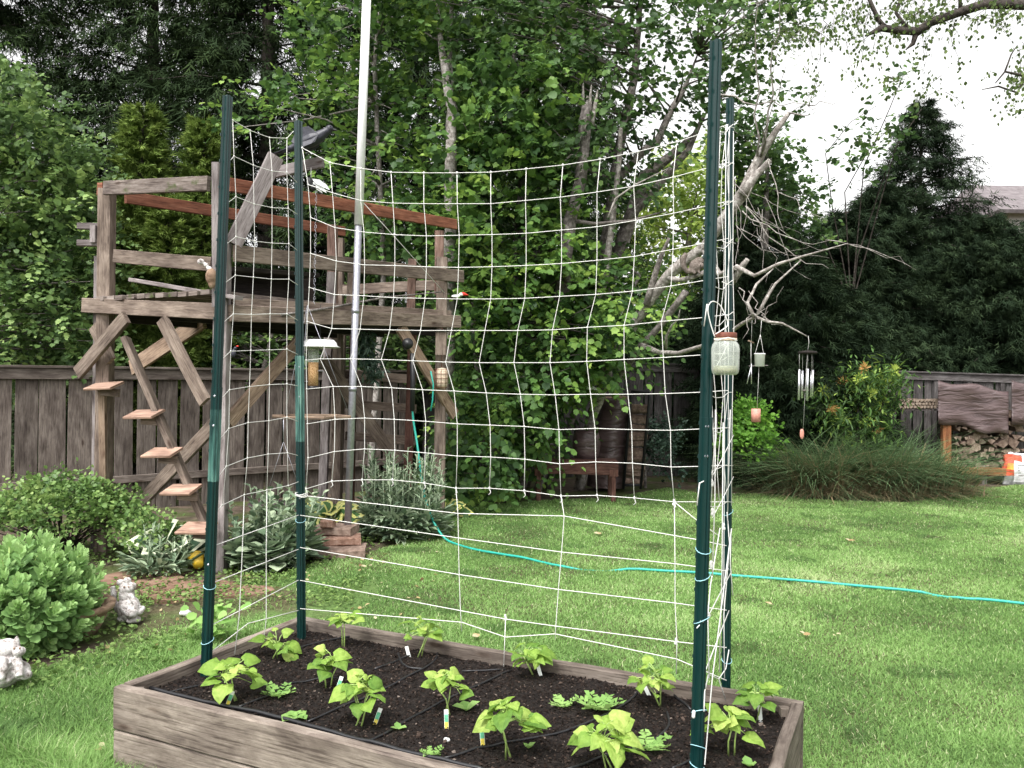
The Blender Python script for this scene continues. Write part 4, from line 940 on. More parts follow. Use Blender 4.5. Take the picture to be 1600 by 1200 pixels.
def squirrel():
    d = 9.35
    def q(x, y, dd=0): return P(x, y, d+dd)
    t = thing('squirrel', 'grey squirrel hunched on a bare branch of the leaning dead tree', 'squirrel', q(1086, 428))
    blob('body', [(q(1086, 417), (.07, .075, .085)), (q(1092, 409), (.06, .06, .055)), (q(1096, 416, -.05), (.035, .045, .033)), (q(1080, 424), (.05, .05, .04))], M['fur'], t, vox=.01, smooth=3,
         chains=[([q(1076, 427), q(1068, 418), (q(1067, 404)), q(1072, 396)], [.025, .035, .04, .025]), ([q(1092, 420, -.04), q(1092, 426, -.06), q(1095, 428, -.08)], [.016, .012, .010]), ([q(1083, 424, -.04), q(1086, 428, -.07)], [.022, .014])])
    for dx in (-.014, .014): MB().ell(q(1095, 409, -.05)+Vector((dx, 0, 0)), (.009, .006, .014), nu=8, nv=6).build('ear', M['fur'], t)
    for dx in (-.02, .02): MB().ell(q(1097, 414, -.088)+Vector((dx, 0, 0)), (.005, .005, .005), nu=8, nv=6).build('eye', M['bullet'], t)
squirrel()
def statue1():
    d = 5.4
    def q(x, y, dd=0): return P(x, y, d+dd)
    t = thing('garden_statue', 'white weathered stone animal statue sitting up beside the sedum pot', 'statue', q(200, 972), group='white stone garden statues')
    blob('figure', [(q(201, 950), (.075, .07, .085)), (q(198, 930), (.05, .05, .07)), (q(199, 919), (.052, .05, .04)), (q(188, 910), (.024, .022, .022)), (q(199, 907), (.026, .024, .022)), (q(208, 915), (.02, .025, .02)),
                    (q(206, 957, -.05), (.04, .045, .04)), (q(216, 955, -.03), (.035, .03, .025)), (q(222, 951), (.022, .02, .02)), (q(205, 969, -.03), (.03, .04, .02)), (q(214, 968, -.02), (.025, .03, .022)), (q(193, 966), (.04, .05, .025))],
         M['stone_white'], t, vox=.006, smooth=1, chains=[([q(176, 916), q(178, 928), q(178, 940), q(186, 955)], [.016, .02, .022, .024]), ([q(204, 930, -.03), q(213, 945, -.05), q(212, 956, -.06)], [.018, .016, .016])])
    MB().ell(q(186, 950, .02), (.0, .0, .0), nu=4, nv=3)
    for x in (194, 201): MB().ell(q(x, 917, -.05), (.006, .004, .006), nu=8, nv=6).build('eye', M['terracotta'], t)
statue1()
def statue2():
    d = 4.2
    def q(x, y, dd=0): return P(x, y, d+dd)
    t = thing('garden_statue', 'white stone cat statue with a pointed ear at the left edge of the lawn', 'statue', q(12, 1076), group='white stone garden statues')
    blob('figure', [(q(6, 1042), (.09, .08, .085)), (q(10, 1013), (.058, .055, .05)), (q(30, 1018, -.03), (.03, .035, .024)), (q(-4, 1058), (.11, .09, .055)), (q(30, 1048), (.055, .05, .05)), (q(8, 1062, -.06), (.035, .03, .022)), (q(40, 1054, -.02), (.032, .03, .026)), (q(-20, 1050), (.09, .09, .09))],
         M['stone_white'], t, vox=.006, smooth=1, chains=[([q(24, 1010), q(26, 999), q(26.5, 993)], [.026, .013, .003]), ([q(0, 1010), q(-4, 1000), q(-6, 993)], [.026, .013, .003]), ([q(24, 1028, -.04), q(31, 1045, -.06), q(30, 1058, -.08)], [.024, .02, .02]), ([q(4, 1030, -.06), q(6, 1046, -.08), q(2, 1062, -.09)], [.024, .02, .02])])
    for x in (22, 31): MB().ell(q(x, 1013, -.055), (.006, .005, .006), nu=8, nv=6).build('eye', M['terracotta'], t)
statue2()

# ------------------------------------------------------------------ items hung round the deck
def pole():
    b = Vector(P(542, 852, 7.9)); b.z = 0; tp = P(575, -60, 7.9)
    t = thing('metal_pole', 'tall thin metal pole, white above and grey below, beside the deck', 'pole', b)
    m = b+(tp-b)*((857-343)/(857+60)); m2 = b+(tp-b)*((857-612)/(917)); m3 = b+(tp-b)*((857-490)/917)
    MB().tube([b-Vector((0, 0, .03)), m], .035, 16).build('lower_tube', M['steel'], t)
    MB().tube([m-(tp-b)*.01, tp], [.042, .042], 16).build('upper_tube', M['white_paint'], t)
    for q in (m2, m3): MB().tube([q, q+(tp-b)*.008], .040, 16).build('joint_collar', M['steel'], t)
pole()
def feeder():
    d = 7.7
    c = P(489, 606, d); t = thing('bird_feeder', 'tube bird feeder of seed under a white plastic dome', 'bird feeder', c)
    s = d/F
    MB().lathe([(0, .455), (.02, .455), (.13, .45), (.155, .425), (.16, .40), (.19, .385), (.185, .38), (.14, .395), (0, .40)], c+Vector((.06, 0, 0)), 28).build('dome', M['white_paint'], t)
    MB().lathe([(0, .02), (.048, .02), (.048, .24), (0, .24)], c, 20).build('seed', M['seed'], t)
    tb_ = MB().lathe([(.049, .24), (.049, .42), (.052, .42), (.052, .24)], c, 20).build('tube', M['glass'], t)
    MB().lathe([(0, -.015), (.06, -.015), (.06, .015), (0, .015)], c, 20).build('base_tray', M['black_plastic'], t)
    for z, sx in ((.06, -1), (.16, 1), (.30, 1)): MB().tube([c+Vector((0, -.01, z)), c+Vector((sx*.10, -.01, z))], .004, 6).build('perch', M['steel'], tb_)
    MB().tube([c+Vector((.06, 0, .45)), Vector((c.x+.06, c.y, 2.32))], .003, 5).build('hanger', M['black_plastic'], t)
feeder()
def tray():
    c = P(487, 651, 7.3); t = thing('hanging_tray', 'wide shallow wire mesh tray feeder hanging under the deck on wires', 'tray feeder', c)
    hexp = [Vector((c.x+.345*math.cos(a)+.0, c.y+.30*math.sin(a), c.z)) for a in [k*math.pi/3 for k in range(7)]]
    mb = MB()
    for a, b in zip(hexp[:-1], hexp[1:]): mb.beam(a, b, .014, .028)
    mb.build('rim', M['tan_wood'], t)
    mb = MB()
    for k in range(-8, 9):
        y = k*.034; w_ = .345-abs(y)*.55; mb.tube([Vector((c.x-w_, c.y+y, c.z-.006)), Vector((c.x+w_, c.y+y, c.z-.006))], .0016, 4)
    for k in range(-9, 10):
        x = k*.036; w_ = min(.26, (.345-abs(x))*1.7); mb.tube([Vector((c.x+x, c.y-w_, c.z-.009)), Vector((c.x+x, c.y+w_, c.z-.009))], .0016, 4)
    mb.build('wire_mesh', M['iron'], t)
    for hx in (hexp[0], hexp[2], hexp[4]): MB().tube([hx, Vector((c.x-.05, c.y, 2.28))], .002, 4).build('hanging_wire', M['steel'], t)
    p = P(443, 690, 7.3)
    for x, y in ((418, 768), (470, 768)): MB().tube([p, P(x, y, 7.3)], .0018, 4).build('hanging_wire', M['steel'], t)
    MB().tube([P(443, 655, 7.3), p], .004, 5).build('hanging_wire', M['steel'], t)
tray()
def suet():
    c = P(690, 590, 9.1); t = thing('suet_feeder', 'small caged suet feeder on the right deck post', 'bird feeder', c)
    MB().lathe([(0, -.11), (.05, -.11), (.065, -.08), (.068, .06), (.05, .1), (0, .11)], c, 16).build('suet_cake', M['cream'], t)
    mb = MB()
    for z in (-.11, -.06, -.01, .04, .09): mb.tube([c+Vector((.073*math.cos(a), .073*math.sin(a), z)) for a in np.linspace(0, 6.283, 15)], .0025, 4)
    for a in np.linspace(0, 6.283, 9)[:-1]: mb.tube([c+Vector((.073*math.cos(a), .073*math.sin(a), z)) for z in (-.11, .1)], .0025, 4)
    mb.build('cage', M['rust'], t)
    MB().tube([c+Vector((0, 0, .1)), c+Vector((0, 0, .55))], .003, 4).build('hanger', M['rust'], t)
    q = P(689, 535, 9.12); t2 = thing('wooden_feeder_block', 'small dark hanging block of wood above the caged suet', 'feeder block', q-Vector((0, 0, .15)))
    MB().beam(q+Vector((0, 0, -.14)), q+Vector((0, 0, .12)), .12, .05, up=(0, 1, 0)).build('block', M['grey_wood'], t2)
    MB().beam(q+Vector((-.08, 0, .13)), q+Vector((.08, 0, .13)), .10, .02).build('cap', M['dark_wood'], t2)
suet()
def hose():
    pts = [P(644, 640, 8.7), P(647, 665, 8.7), P(652, 695, 8.65), P(657, 735, 8.55), P(663, 775, 8.45), P(673, 805, 8.35), P(686, 830, 8.25)]
    g = [G(x, y, .02) for x, y in [(702, 846), (740, 858), (785, 866), (830, 874), (880, 884), (930, 888), (980, 889), (1040, 892), (1100, 895), (1145, 899), (1250, 907), (1350, 916), (1440, 925), (1480, 931), (1530, 936), (1600, 943), (1700, 952)]]
    for k in (4, 5): g[k].z = -.03
    g[13].z = -.015; t = thing('garden_hose', 'teal garden hose hanging from the black pipe and trailing across the lawn', 'hose', g[0])
    al = pts+g; q = []
    for k in range(len(al)-1):
        a = al[max(k-1, 0)]; b = al[k]; c = al[k+1]; d = al[min(k+2, len(al)-1)]
        for f in (0, .33, .66): v = .5*((2*b)+(-a+c)*f+(2*a-5*b+4*c-d)*f*f+(-a+3*b-3*c+d)*f**3); v.z = max(v.z, .004+.012*math.sin(k*1.9+f*3)) if k > 6 else v.z; q.append(v)
    q.append(al[-1])
    MB().tube(q, .0115, 8).build('hose_tube', M['hose'], t)
    t2 = thing('sprinkler_pipe', 'black sprinkler riser with a round head at the top of the teal hose', 'sprinkler', P(643, 640, 8.72))
    MB().tube([P(644, 642, 8.7), P(645, 600, 8.7), P(644, 552, 8.68)], .026, 10).build('riser', M['black_plastic'], t2)
    MB().lathe([(0, -.03), (.055, -.03), (.06, 0), (.055, .03), (0, .04)], P(637, 537, 8.66), 16, (.3, -1, .2)).build('head', M['black_plastic'], t2)
    MB().tube([P(673, 580, 8.9), P(677, 600, 8.9), P(676, 625, 8.9), P(673, 642, 8.9)], .009, 6).build('hose_offcut', M['hose'], None, label='short loose end of green hose hanging by the suet feeder', cat='hose')
hose()
def rack_bits():
    # net of greenery hanging under the deck
    c = P(575, 560, 8.6); n = 500
    pos = np.array(P(565, 520, 8.6))+RNG.random((n, 1))*(np.array(P(584, 590, 8.6))-np.array(P(565, 520, 8.6)))+RNG.normal(0, .045, (n, 3))
    leaves('hanging_garland', T_NARROW, pos, rnd(n)+[0.2, 0, -1.2], rnd(n), RNG.uniform(.05, .10, n), RNG.random(n), LF['holly'], None, label='dark green artificial garland bundle hanging under the deck', cat='garland', origin=tuple(P(582, 590, 8.6)))
    t = thing('hanging_coconut', 'shaggy brown hanging nester with a white top beside the near corner of the deck', 'ornament', P(330, 450, 6.72))
    def q(x, y, dd=0): return P(x, y, 6.72+dd)
    blob('fibre_body', [(q(330, 432), (.045, .045, .07)), (q(331, 442), (.03, .03, .05))], M['terracotta'], t, vox=.008)
    blob('white_top', [(q(314, 409), (.03, .03, .025)), (q(322, 414), (.02, .02, .02)), (q(327, 420), (.025, .025, .02))], M['stone_white'], t, vox=.007)
    t = thing('bird_ornament', 'small white bird ornament with a red crest clipped past the right deck rail', 'ornament', P(718, 466, 9.0))
    def q(x, y, dd=0): return P(x, y, 9.0+dd)
    blob('body', [(q(712, 463), (.05, .025, .018)), (q(721, 460), (.03, .025, .02))], M['white_paint'], t, vox=.007)
    MB().lathe([(.022, 0), (.018, .03), (.002, .07)], q(722, 459), 10, (1, 0, -.2)).build('crest', M['red'], t)
    t = thing('bird_ornament', 'small dark bird ornament with a red crown on the near corner post', 'ornament', P(366, 570, 6.8))
    def q(x, y, dd=0): return P(x, y, 6.8+dd)
    blob('body', [(q(365, 552), (.02, .02, .035)), (q(368, 544), (.016, .016, .014))], M['crow'], t, vox=.006)
    MB().ell(q(371, 541), (.013, .01, .006)).build('crest', M['red'], t)
    t = thing('hanging_decoy', 'black and white wing ornament with a chain below the perch arm', 'ornament', P(505, 300, 7.3))
    def q(x, y, dd=0): return P(x, y, 7.3+dd)
    leaves('wing', T_NARROW, [tuple(q(486, 279)), tuple(q(486, 283)), tuple(q(487, 286))], [(.5, 0, -.26), (.45, 0, -.3), (.4, 0, -.34)], [(0, -1, .5)]*3, np.array([.19, .17, .13]), np.array([0, 0, 0]), M['white_paint'], t)
    blob('body', [(q(484, 285), (.03, .03, .05)), (q(490, 293), (.03, .025, .03))], M['black_plastic'], t, vox=.008)
    MB().tube([q(486, 262), q(486, 280)], .003, 4).build('cord', M['string'], t)
    mb = MB()
    for k in range(26):
        y = 298+k*7; a = q(494-k*.12, y); mb.tube([a+Vector((.008*math.cos(h+k*1.57), .008*math.sin(h+k*1.57)*.3, .018*math.sin(h))) for h in np.linspace(0, 6.283, 9)], .002, 4)
    mb.build('chain', M['steel'], t)
    # guy line and stick
    MB().tube([P(567, 316, 7.9), P(630, 385, 8.4), P(694, 457, 8.9)], .0035, 5).build('guy_line', M['string'], None, label='thin pale cord slanting from the pole to the right deck post', cat='cord')
    MB().tube([P(440, 492, 7.3), P(520, 480, 7.8), P(600, 465, 8.4), P(690, 456, 8.9)], [.012, .012, .011, .008], 6).build('stick', M['bark'], None, label='long thin stick lying across the deck rim up to the right post', cat='stick')
rack_bits()

# ------------------------------------------------------------------ fences
def fence(name, A, B, ztop0, ztop1, mat, label, bw, cap=True, seed=3, batten=False):
    rr = random.Random(seed); A = Vector(A); B = Vector(B); L = (B-A).length; t2 = (B-A).normalized()
    t = thing(name, label, 'fence', (A.x, A.y, 0)); nrmv = Vector((t2.y, -t2.x))
    if nrmv.y > 0: nrmv = -nrmv
    s = 0
    def pt(s, z, o=0): p = A+t2*s+nrmv*o; return Vector((p.x, p.y, z))
    def zt(s): return ztop0+(ztop1-ztop0)*s/L
    while s < L:
        w_ = bw*rr.uniform(.75, 1.2); c = s+w_/2; ln = rr.uniform(-.012, .012)
        MB().beam(pt(c, -.02), pt(c+ln, zt(c)-.05+rr.uniform(-.02, .01)), w_*.96, .02, up=(nrmv.x, nrmv.y, 0), nseg=3, jit=.002, bev=.003).build('board', mat, t)
        s += w_+rr.choice([.004, .008, .02, .035])
    for z0, h, o in [(-.065, .13, .035)]+([(-1.35, .09, .035)] if not batten else []):
        MB().beam(pt(0, ztop0+z0, o), pt(L, ztop1+z0, o), .035, h, nseg=10, jit=.003).build('rail', mat, t)
    if cap: MB().beam(pt(0, ztop0+.012, .02), pt(L, ztop1+.012, .02), .12, .03, nseg=10, jit=.003).build('cap_board', mat, t)
    if batten:
        s = .2
        while s < L: MB().beam(pt(s, 0, .03), pt(s, zt(s)-.14, .03), .09, .02, up=(nrmv.x, nrmv.y, 0)).build('batten', mat, t); s += .62
    return t
fence('board_fence', (-9.5, 6.2), (-1.6, 12.6), 1.68, 1.76, M['fence_wood'], 'weathered grey board fence behind the deck at the left', .24)
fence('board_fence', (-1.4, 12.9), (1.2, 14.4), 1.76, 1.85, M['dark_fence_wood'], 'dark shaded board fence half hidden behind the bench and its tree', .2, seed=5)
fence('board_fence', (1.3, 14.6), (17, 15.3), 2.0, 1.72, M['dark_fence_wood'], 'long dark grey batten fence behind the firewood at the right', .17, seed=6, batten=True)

# ------------------------------------------------------------------ bench and wood stacks
def bench():
    d = 11.2; t = thing('garden_bench', 'low faded red wooden bench in the shade below the tree', 'bench', G(905, 783)); Wd = M['bench_wood']
    zt = P(900, 722, d).z; x0 = P(840, 730, d).x; x1 = P(966, 730, d).x; s = d
    for k in range(4): MB().beam(Vector((x0, s+.06+k*.11, zt+k*.004)), Vector((x1, s+.06+k*.11, zt)), .10, .035, nseg=3, jit=.003).build('seat_slat', Wd, t)
    MB().beam(Vector((x0-.02, s, zt-.085)), Vector((x1, s, zt-.10)), .035, .15, nseg=4, jit=.003).build('front_apron', Wd, t)
    for x in (x0+.02, x1-.06):
        MB().beam(Vector((x, s+.03, -.01)), Vector((x, s+.03, zt-.02)), .06, .06, up=(0, 1, 0)).build('leg', Wd, t)
        MB().beam(Vector((x, s+.42, -.01)), Vector((x, s+.42, zt-.02)), .06, .06, up=(0, 1, 0)).build('leg', Wd, t)
        MB().beam(Vector((x, s+.0, zt-.19)), Vector((x, s+.0, zt-.10)), .12, .04, up=(0, 1, 0)).build('corner_block', Wd, t)
bench()
def rackwood():
    d = 12.2
    t = thing('log_rack', 'narrow upright black iron rack beside the bench holding split logs', 'log rack', P(1000, 768, d))
    def q(x, y, o=0): return P(x, y, d+o)
    for x0, x1, o in ((974, 986, -.06), (1001, 1015, -.06), (974, 986, .3), (1001, 1015, .3)):
        MB().tube([q(x0, 764, o), q(x1, 620, o), q(x1+2 if x0 < 990 else x1-2, 612, o)], .022, 8).build('upright', M['iron'], t)
    for y in (612, 758): MB().tube([q(986 if y < 700 else 974, y, -.06), q(1014 if y < 700 else 1001, y, -.06)], .02, 8).build('crossbar', M['iron'], t)
    rr = random.Random(4); y = 752; i = 0
    while y > 632:
        f = (762-y)/144; xc = 988+12*f; r = rr.uniform(.05, .08); c = q(xc, y, .1); mb = MB()
        mb.tube([c+Vector((-.15, rr.uniform(-.04, .04), rr.uniform(-.02, .02))), c+Vector((.15, .0, rr.uniform(-.02, .02)))], [r, r*.9], 8, smooth=False, wob=.22)
        mb.build('split_log', M['log'], None, label='split log lying crosswise in the black iron rack beside the bench', cat='log', group='split logs in the iron rack')
        y -= r*2*F/d*.9; i += 1
rackwood()
def cover_thing():
    # hooded brown leather-like cover behind the bench and a round reddish drum
    d = 12.6
    def q(x, y, o=0): return P(x, y, d+o)
    t = thing('covered_grill', 'dark brown draped cover standing behind the bench', 'covered grill', q(945, 760))
    mb = MB(); prof = []
    rows = [(760, 918, 978), (700, 922, 980), (660, 930, 984), (635, 938, 986), (622, 944, 982)]
    vs = []; n = 20
    for y, xa, xb in rows:
        for k in range(n):
            a = 6.283*k/n; cx = (xa+xb)/2; rx = (xb-xa)/2*d/F*(1+.07*math.sin(a*5+y)); c = q(cx, y)
            vs.append(c+Vector((rx*math.cos(a), .3*math.sin(a)*(1+.06*math.sin(a*7)), 0)))
    fs = [(r*n+k, r*n+(k+1) % n, (r+1)*n+(k+1) % n, (r+1)*n+k) for r in range(4) for k in range(n)]+[tuple(4*n+k for k in range(n))]
    mb.add(vs, fs, smooth=True); mb.build('cover', M['tarp'], t)
    blob('crumpled_top', [(q(950, 624), (.16, .14, .05)), (q(968, 622), (.14, .12, .045)), (q(938, 630), (.08, .1, .05))], M['terracotta'], t, vox=.02, smooth=2)
    t2 = thing('clay_drum', 'round dark brown drum standing just behind the bench', 'clay pot', q(918, 715, -.85))
    MB().lathe([(0, 0), (.15, 0), (.18, .05), (.20, .2), (.18, .34), (.15, .4), (.13, .4), (0, .38)], P(916, 716, 11.6), 24).build('drum', M['tarp'], t2)
    bpy.data.objects.remove(t2) if False else None
    t3 = thing('white_cloth', 'crumpled white cloth caught in the leaves above the bench', 'cloth', P(925, 612, 11.0))
    blob('cloth', [(P(922, 606, 11.0), (.07, .05, .03)), (P(929, 609, 11.0), (.07, .05, .028)), (P(918, 603, 11.0), (.04, .04, .02))], M['white_paint'], t3, vox=.012, smooth=1)
cover_thing()
def firewood():
    A = P(1478, 742, 13.9); t = thing('firewood_stand', 'orange timber firewood stand under a brown tarp by the fence', 'firewood stand', Vector((A.x+.6, 14, 0)))
    d = 13.9
    def q(x, y, o=0): return P(x, y, d+o)
    O = M['orange_wood']
    for x, o in ((1478, 0), (1700, 0), (1478, .5), (1700, .5)): MB().beam(q(x, 738, o), q(x, 612, o), .14, .09, up=(0, 1, 0)).build('post', O, t)
    for o in (0, .5): MB().beam(q(1488, 735, o), q(1710, 741, o), .09, .13).build('bottom_rail', O, t)
    for x in (1536, 1640): MB().beam(q(x, 757, .1), q(x, 726, .1), .09, .09, up=(0, 1, 0)).build('foot', M['pale_wood'], t)
    # draped tarp with folds
    def tarp(xa, xb, name, lab):
        nx, ny = 46, 16; vs = []
        for j in range(ny):
            v = j/(ny-1)
            for i in range(nx):
                u = i/(nx-1); px = xa+(xb-xa)*u
                top = 594+16*u+3*math.sin(u*9); bot = 660+22*u+3*math.sin(u*11+1)
                fold = (.004+.016*abs(math.sin(u*2.3+v*1.4)))*math.sin(24*(v*.9-u*.33)+4*math.sin(u*3.1)+2.5*math.sin(v*5))+.007*math.sin(57*(v-u*.3)+u*7+2*math.sin(u*9))+.012*math.sin(9*u+5*v)
                if v < .3: yy = top-2*math.sin(math.pi*v/.3)+ (0); dd = .62-.66*(v/.3)+fold*.5; py = top+2*v
                else: py = top+(bot-top)*(v-.3)/.7; dd = -.06+fold-.04*(v-.3)
                vs.append(P(px, py, d+dd))
        fs = [(j*nx+i, (j+1)*nx+i, (j+1)*nx+i+1, j*nx+i+1) for j in range(ny-1) for i in range(nx-1)]
        mb = MB(); mb.add(vs, fs, smooth=True); o = mb.build(name, M['tarp'], None, label=lab, cat='tarp', group='brown tarps over the firewood')
        m = o.modifiers.new('s', 'SOLIDIFY'); m.thickness = .008
    tarp(1466, 1576, 'tarp', 'rumpled brown tarp draped over the left half of the firewood stand'); tarp(1581, 1706, 'tarp', 'brown tarp over the firewood at the right edge of the photo')
    rr = random.Random(9); k = 0; y = 724; lv = 0
    while y > 640:
        x = 1490+rr.uniform(0, 5)
        while x < 1600:
            r = rr.uniform(.035, .095); c = q(x+r*46, y+rr.uniform(-4, 4), rr.uniform(-.03, .03)); n = rr.choice([3, 3, 3, 4, 4, 5]); mb = MB()
            a = Vector((rr.uniform(-.05, .05), 0, rr.uniform(-.03, .03))); e0 = c+Vector((0, rr.uniform(-.02, .06), 0)); e1 = c+Vector((0, .42, 0))+a
            ph = rr.uniform(0, 6.3); vs = []; rs = [r*rr.uniform(.7, 1.45) for _ in range(n)]
            for e in (e0, e1):
                for i in range(n): an = ph+6.283*i/n; vs.append(e+Vector((rs[i]*math.cos(an), 0, rs[i]*.85*math.sin(an))))
            mb.add(vs, [(i, (i+1) % n, n+(i+1) % n, n+i) for i in range(n)], mi=0); mb.add(vs, [tuple(range(n-1, -1, -1)), tuple(range(n, 2*n))], mi=1)
            mb.build('firewood_log', [M['log'], M['log_end'] if rr.random() < .42 else M['log']], None, label='split log end in the stacked firewood beneath the brown tarp', cat='log', group='logs stacked in the orange timber stand')
            x += r*2*F/d*.9; k += 1
        y -= 10.5; lv += 1
    # short log row on a shelf at left
    t4 = thing('log_shelf', 'grey shelf board carrying pale kindling left of the tarp', 'shelf', q(1437, 642, .4))
    MB().beam(q(1400, 640, .5), q(1472, 640, .5), .3, .03).build('shelf_board', M['pale_wood'], t4)
    for x in (1404, 1468): MB().beam(Vector((q(x, 642, .6).x, d+.6, -.01)), q(x, 641, .6), .06, .06, up=(0, 1, 0)).build('leg', M['dark_wood'], t4)
    for row in range(3):
        x = 1401+row*2
        while x < 1468:
            r = rr.uniform(.022, .036); c = q(x, 636-row*5, .32)
            MB().tube([c+Vector((0, 0, 0)), c+Vector((rr.uniform(-.04, .04), .3, 0))], [r, r], 6, smooth=False, wob=.2).build('kindling', M['log_end'], None, label='pale stick of kindling on the shelf left of the brown tarp', cat='kindling', group='kindling on the grey shelf')
            x += r*2*F/d
    # bag
    b = G(1586, 757); tb = thing('plastic_bag', 'white and red printed plastic sack standing on the grass at the right edge', 'bag', b); s = b.y/F
    nx, nz = 10, 10; vs = []
    def bagpt(u, v, side):
        x = b.x+(-.21+.46*u)*(1-.05*v); z = .50*v; bul = .09*math.sin(math.pi*u)*(.4+.6*math.sin(math.pi*min(v*1.0, 1)))+.02
        return Vector((x+.01*math.sin(v*9), b.y+side*bul+.006*math.sin(u*17+v*13), z+.02*math.sin(u*7)*v))
    for side in (-1, 1):
        mb = MB(); vs = [bagpt(i/nx, j/nz, side) for j in range(nz+1) for i in range(nx+1)]; fs = []; 
        for j in range(nz):
            for i in range(nx):
                q4 = (j*(nx+1)+i, j*(nx+1)+i+1, (j+1)*(nx+1)+i+1, (j+1)*(nx+1)+i)
                m = 0
                if i < 3: m = 3 if j < 3 else (2 if j in (5, 6) and i > 0 else 1)
                elif j > 7: m = 1 if i < 6 else 0
                elif j < 1: m = 3
                mb.add([vs[k] for k in (q4 if side < 0 else tuple(reversed(q4)))], [(0, 1, 2, 3)], smooth=False, mi=m)
        mb.build('bag_face', [M['bag'], M['bag_red'], M['bag_orange'], M['bag_grey']], tb)
    mb = MB()
    for z in (.17, .21, .25, .29, .33): mb.beam(bagpt(.42, z*2, -1)+Vector((0, -.012, 0)), bagpt(.85, z*2, -1)+Vector((0, -.012, 0)), .004, .012)
    mb.build('printed_lines', M['bag_grey'], tb)
    blob('gathered_top', [(Vector((b.x-.08, b.y, .52)), (.05, .04, .035)), (Vector((b.x+.02, b.y, .51)), (.08, .04, .03)), (Vector((b.x+.14, b.y, .5)), (.09, .04, .03))], M['bag'], tb, vox=.012, smooth=1)
firewood()

# ------------------------------------------------------------------ chimes on the dead tree
def chimes():
    d = 8.0
    def q(x, y, o=0): return P(x, y, d+o)
    c = q(1262, 551); t = thing('wind_chime', 'wind chime of silver tubes under a dark disc with a salmon wooden sail', 'wind chime', q(1254, 686))
    MB().lathe([(0, -.012), (.085, -.012), (.092, 0), (.085, .012), (.03, .02), (0, .02)], c, 24).build('top_disc', M['dark_wood'], t)
    MB().tube([q(1263, 525), q(1264, 535), q(1262, 549)], .002, 4).build('hanger', M['string'], t)
    for k, (x, y0, y1) in enumerate([(1249, 577, 625), (1254, 579, 622), (1262, 576, 626), (1268, 580, 621), (1270, 578, 619)]):
        o = (-.05, .05, -.06, .05, 0)[k]
        MB().tube([q(x, y0, o), q(x-1, y1, o)], .0105, 10).build('tube', M['aluminium'], t)
        MB().tube([q(x, 553, o), q(x, y0, o)], .0012, 4).build('cord', M['string'], t)
    MB().lathe([(0, -.006), (.03, -.006), (.03, .006), (0, .006)], q(1259, 610), 16).build('striker', M['pale_wood'], t)
    MB().tube([q(1261, 553), q(1255, 670)], .0014, 4).build('cord', M['string'], t)
    MB().lathe([(0, -.05), (.012, -.045), (.02, -.02), (.02, .02), (.012, .045), (0, .05)], q(1253, 678), 12, sy=.35).build('sail', M['pink'], t)
    # small white feeder chime
    t = thing('hanging_cup_feeder', 'small white cup feeder on a wire perch with a wooden block dangling below', 'bird feeder', q(1181, 658))
    for x in (1180, 1193): MB().tube([q(1188, 523), q(x, 552)], .002, 4).build('cord', M['string'], t)
    MB().tube([q(1190, 500), q(1188, 523)], .002, 4).build('cord', M['string'], t)
    MB().lathe([(0, -.065), (.045, -.065), (.05, .05), (.054, .052), (.054, .062), (0, .064)], q(1187, 562), 18).build('cup', M['white_paint'], t)
    MB().tube([q(1170, 572), q(1200, 571)], .004, 5).build('perch', M['pale_wood'], t)
    MB().tube([q(1186, 572), q(1183, 638)], .0016, 4).build('cord', M['string'], t)
    MB().lathe([(0, -.065), (.045, -.065), (.045, .065), (0, .065)], q(1181, 649), 16).build('wooden_block', M['pink'], t)
    t = thing('stick_chime', 'small stick chime of two thin rods behind the white cup feeder', 'wind chime', q(1170, 600, .3))
    MB().tube([q(1169, 532, .3), q(1178, 536, .3)], .008, 6).build('top_bar', M['tan_wood'], t)
    for x0, x1, y0 in ((1173, 1167, 575), (1174, 1174, 568)):
        MB().tube([q(x0, 534, .3), q(x0, y0, .3)], .0016, 4).build('cord', M['string'], t); MB().tube([q(x0, y0, .3), q(x1, 600, .3)], .005, 6).build('rod', M['aluminium'], t)
    MB().tube([q(1175, 500, .3), q(1174, 534, .3)], .0016, 4).build('cord', M['string'], t)
chimes()

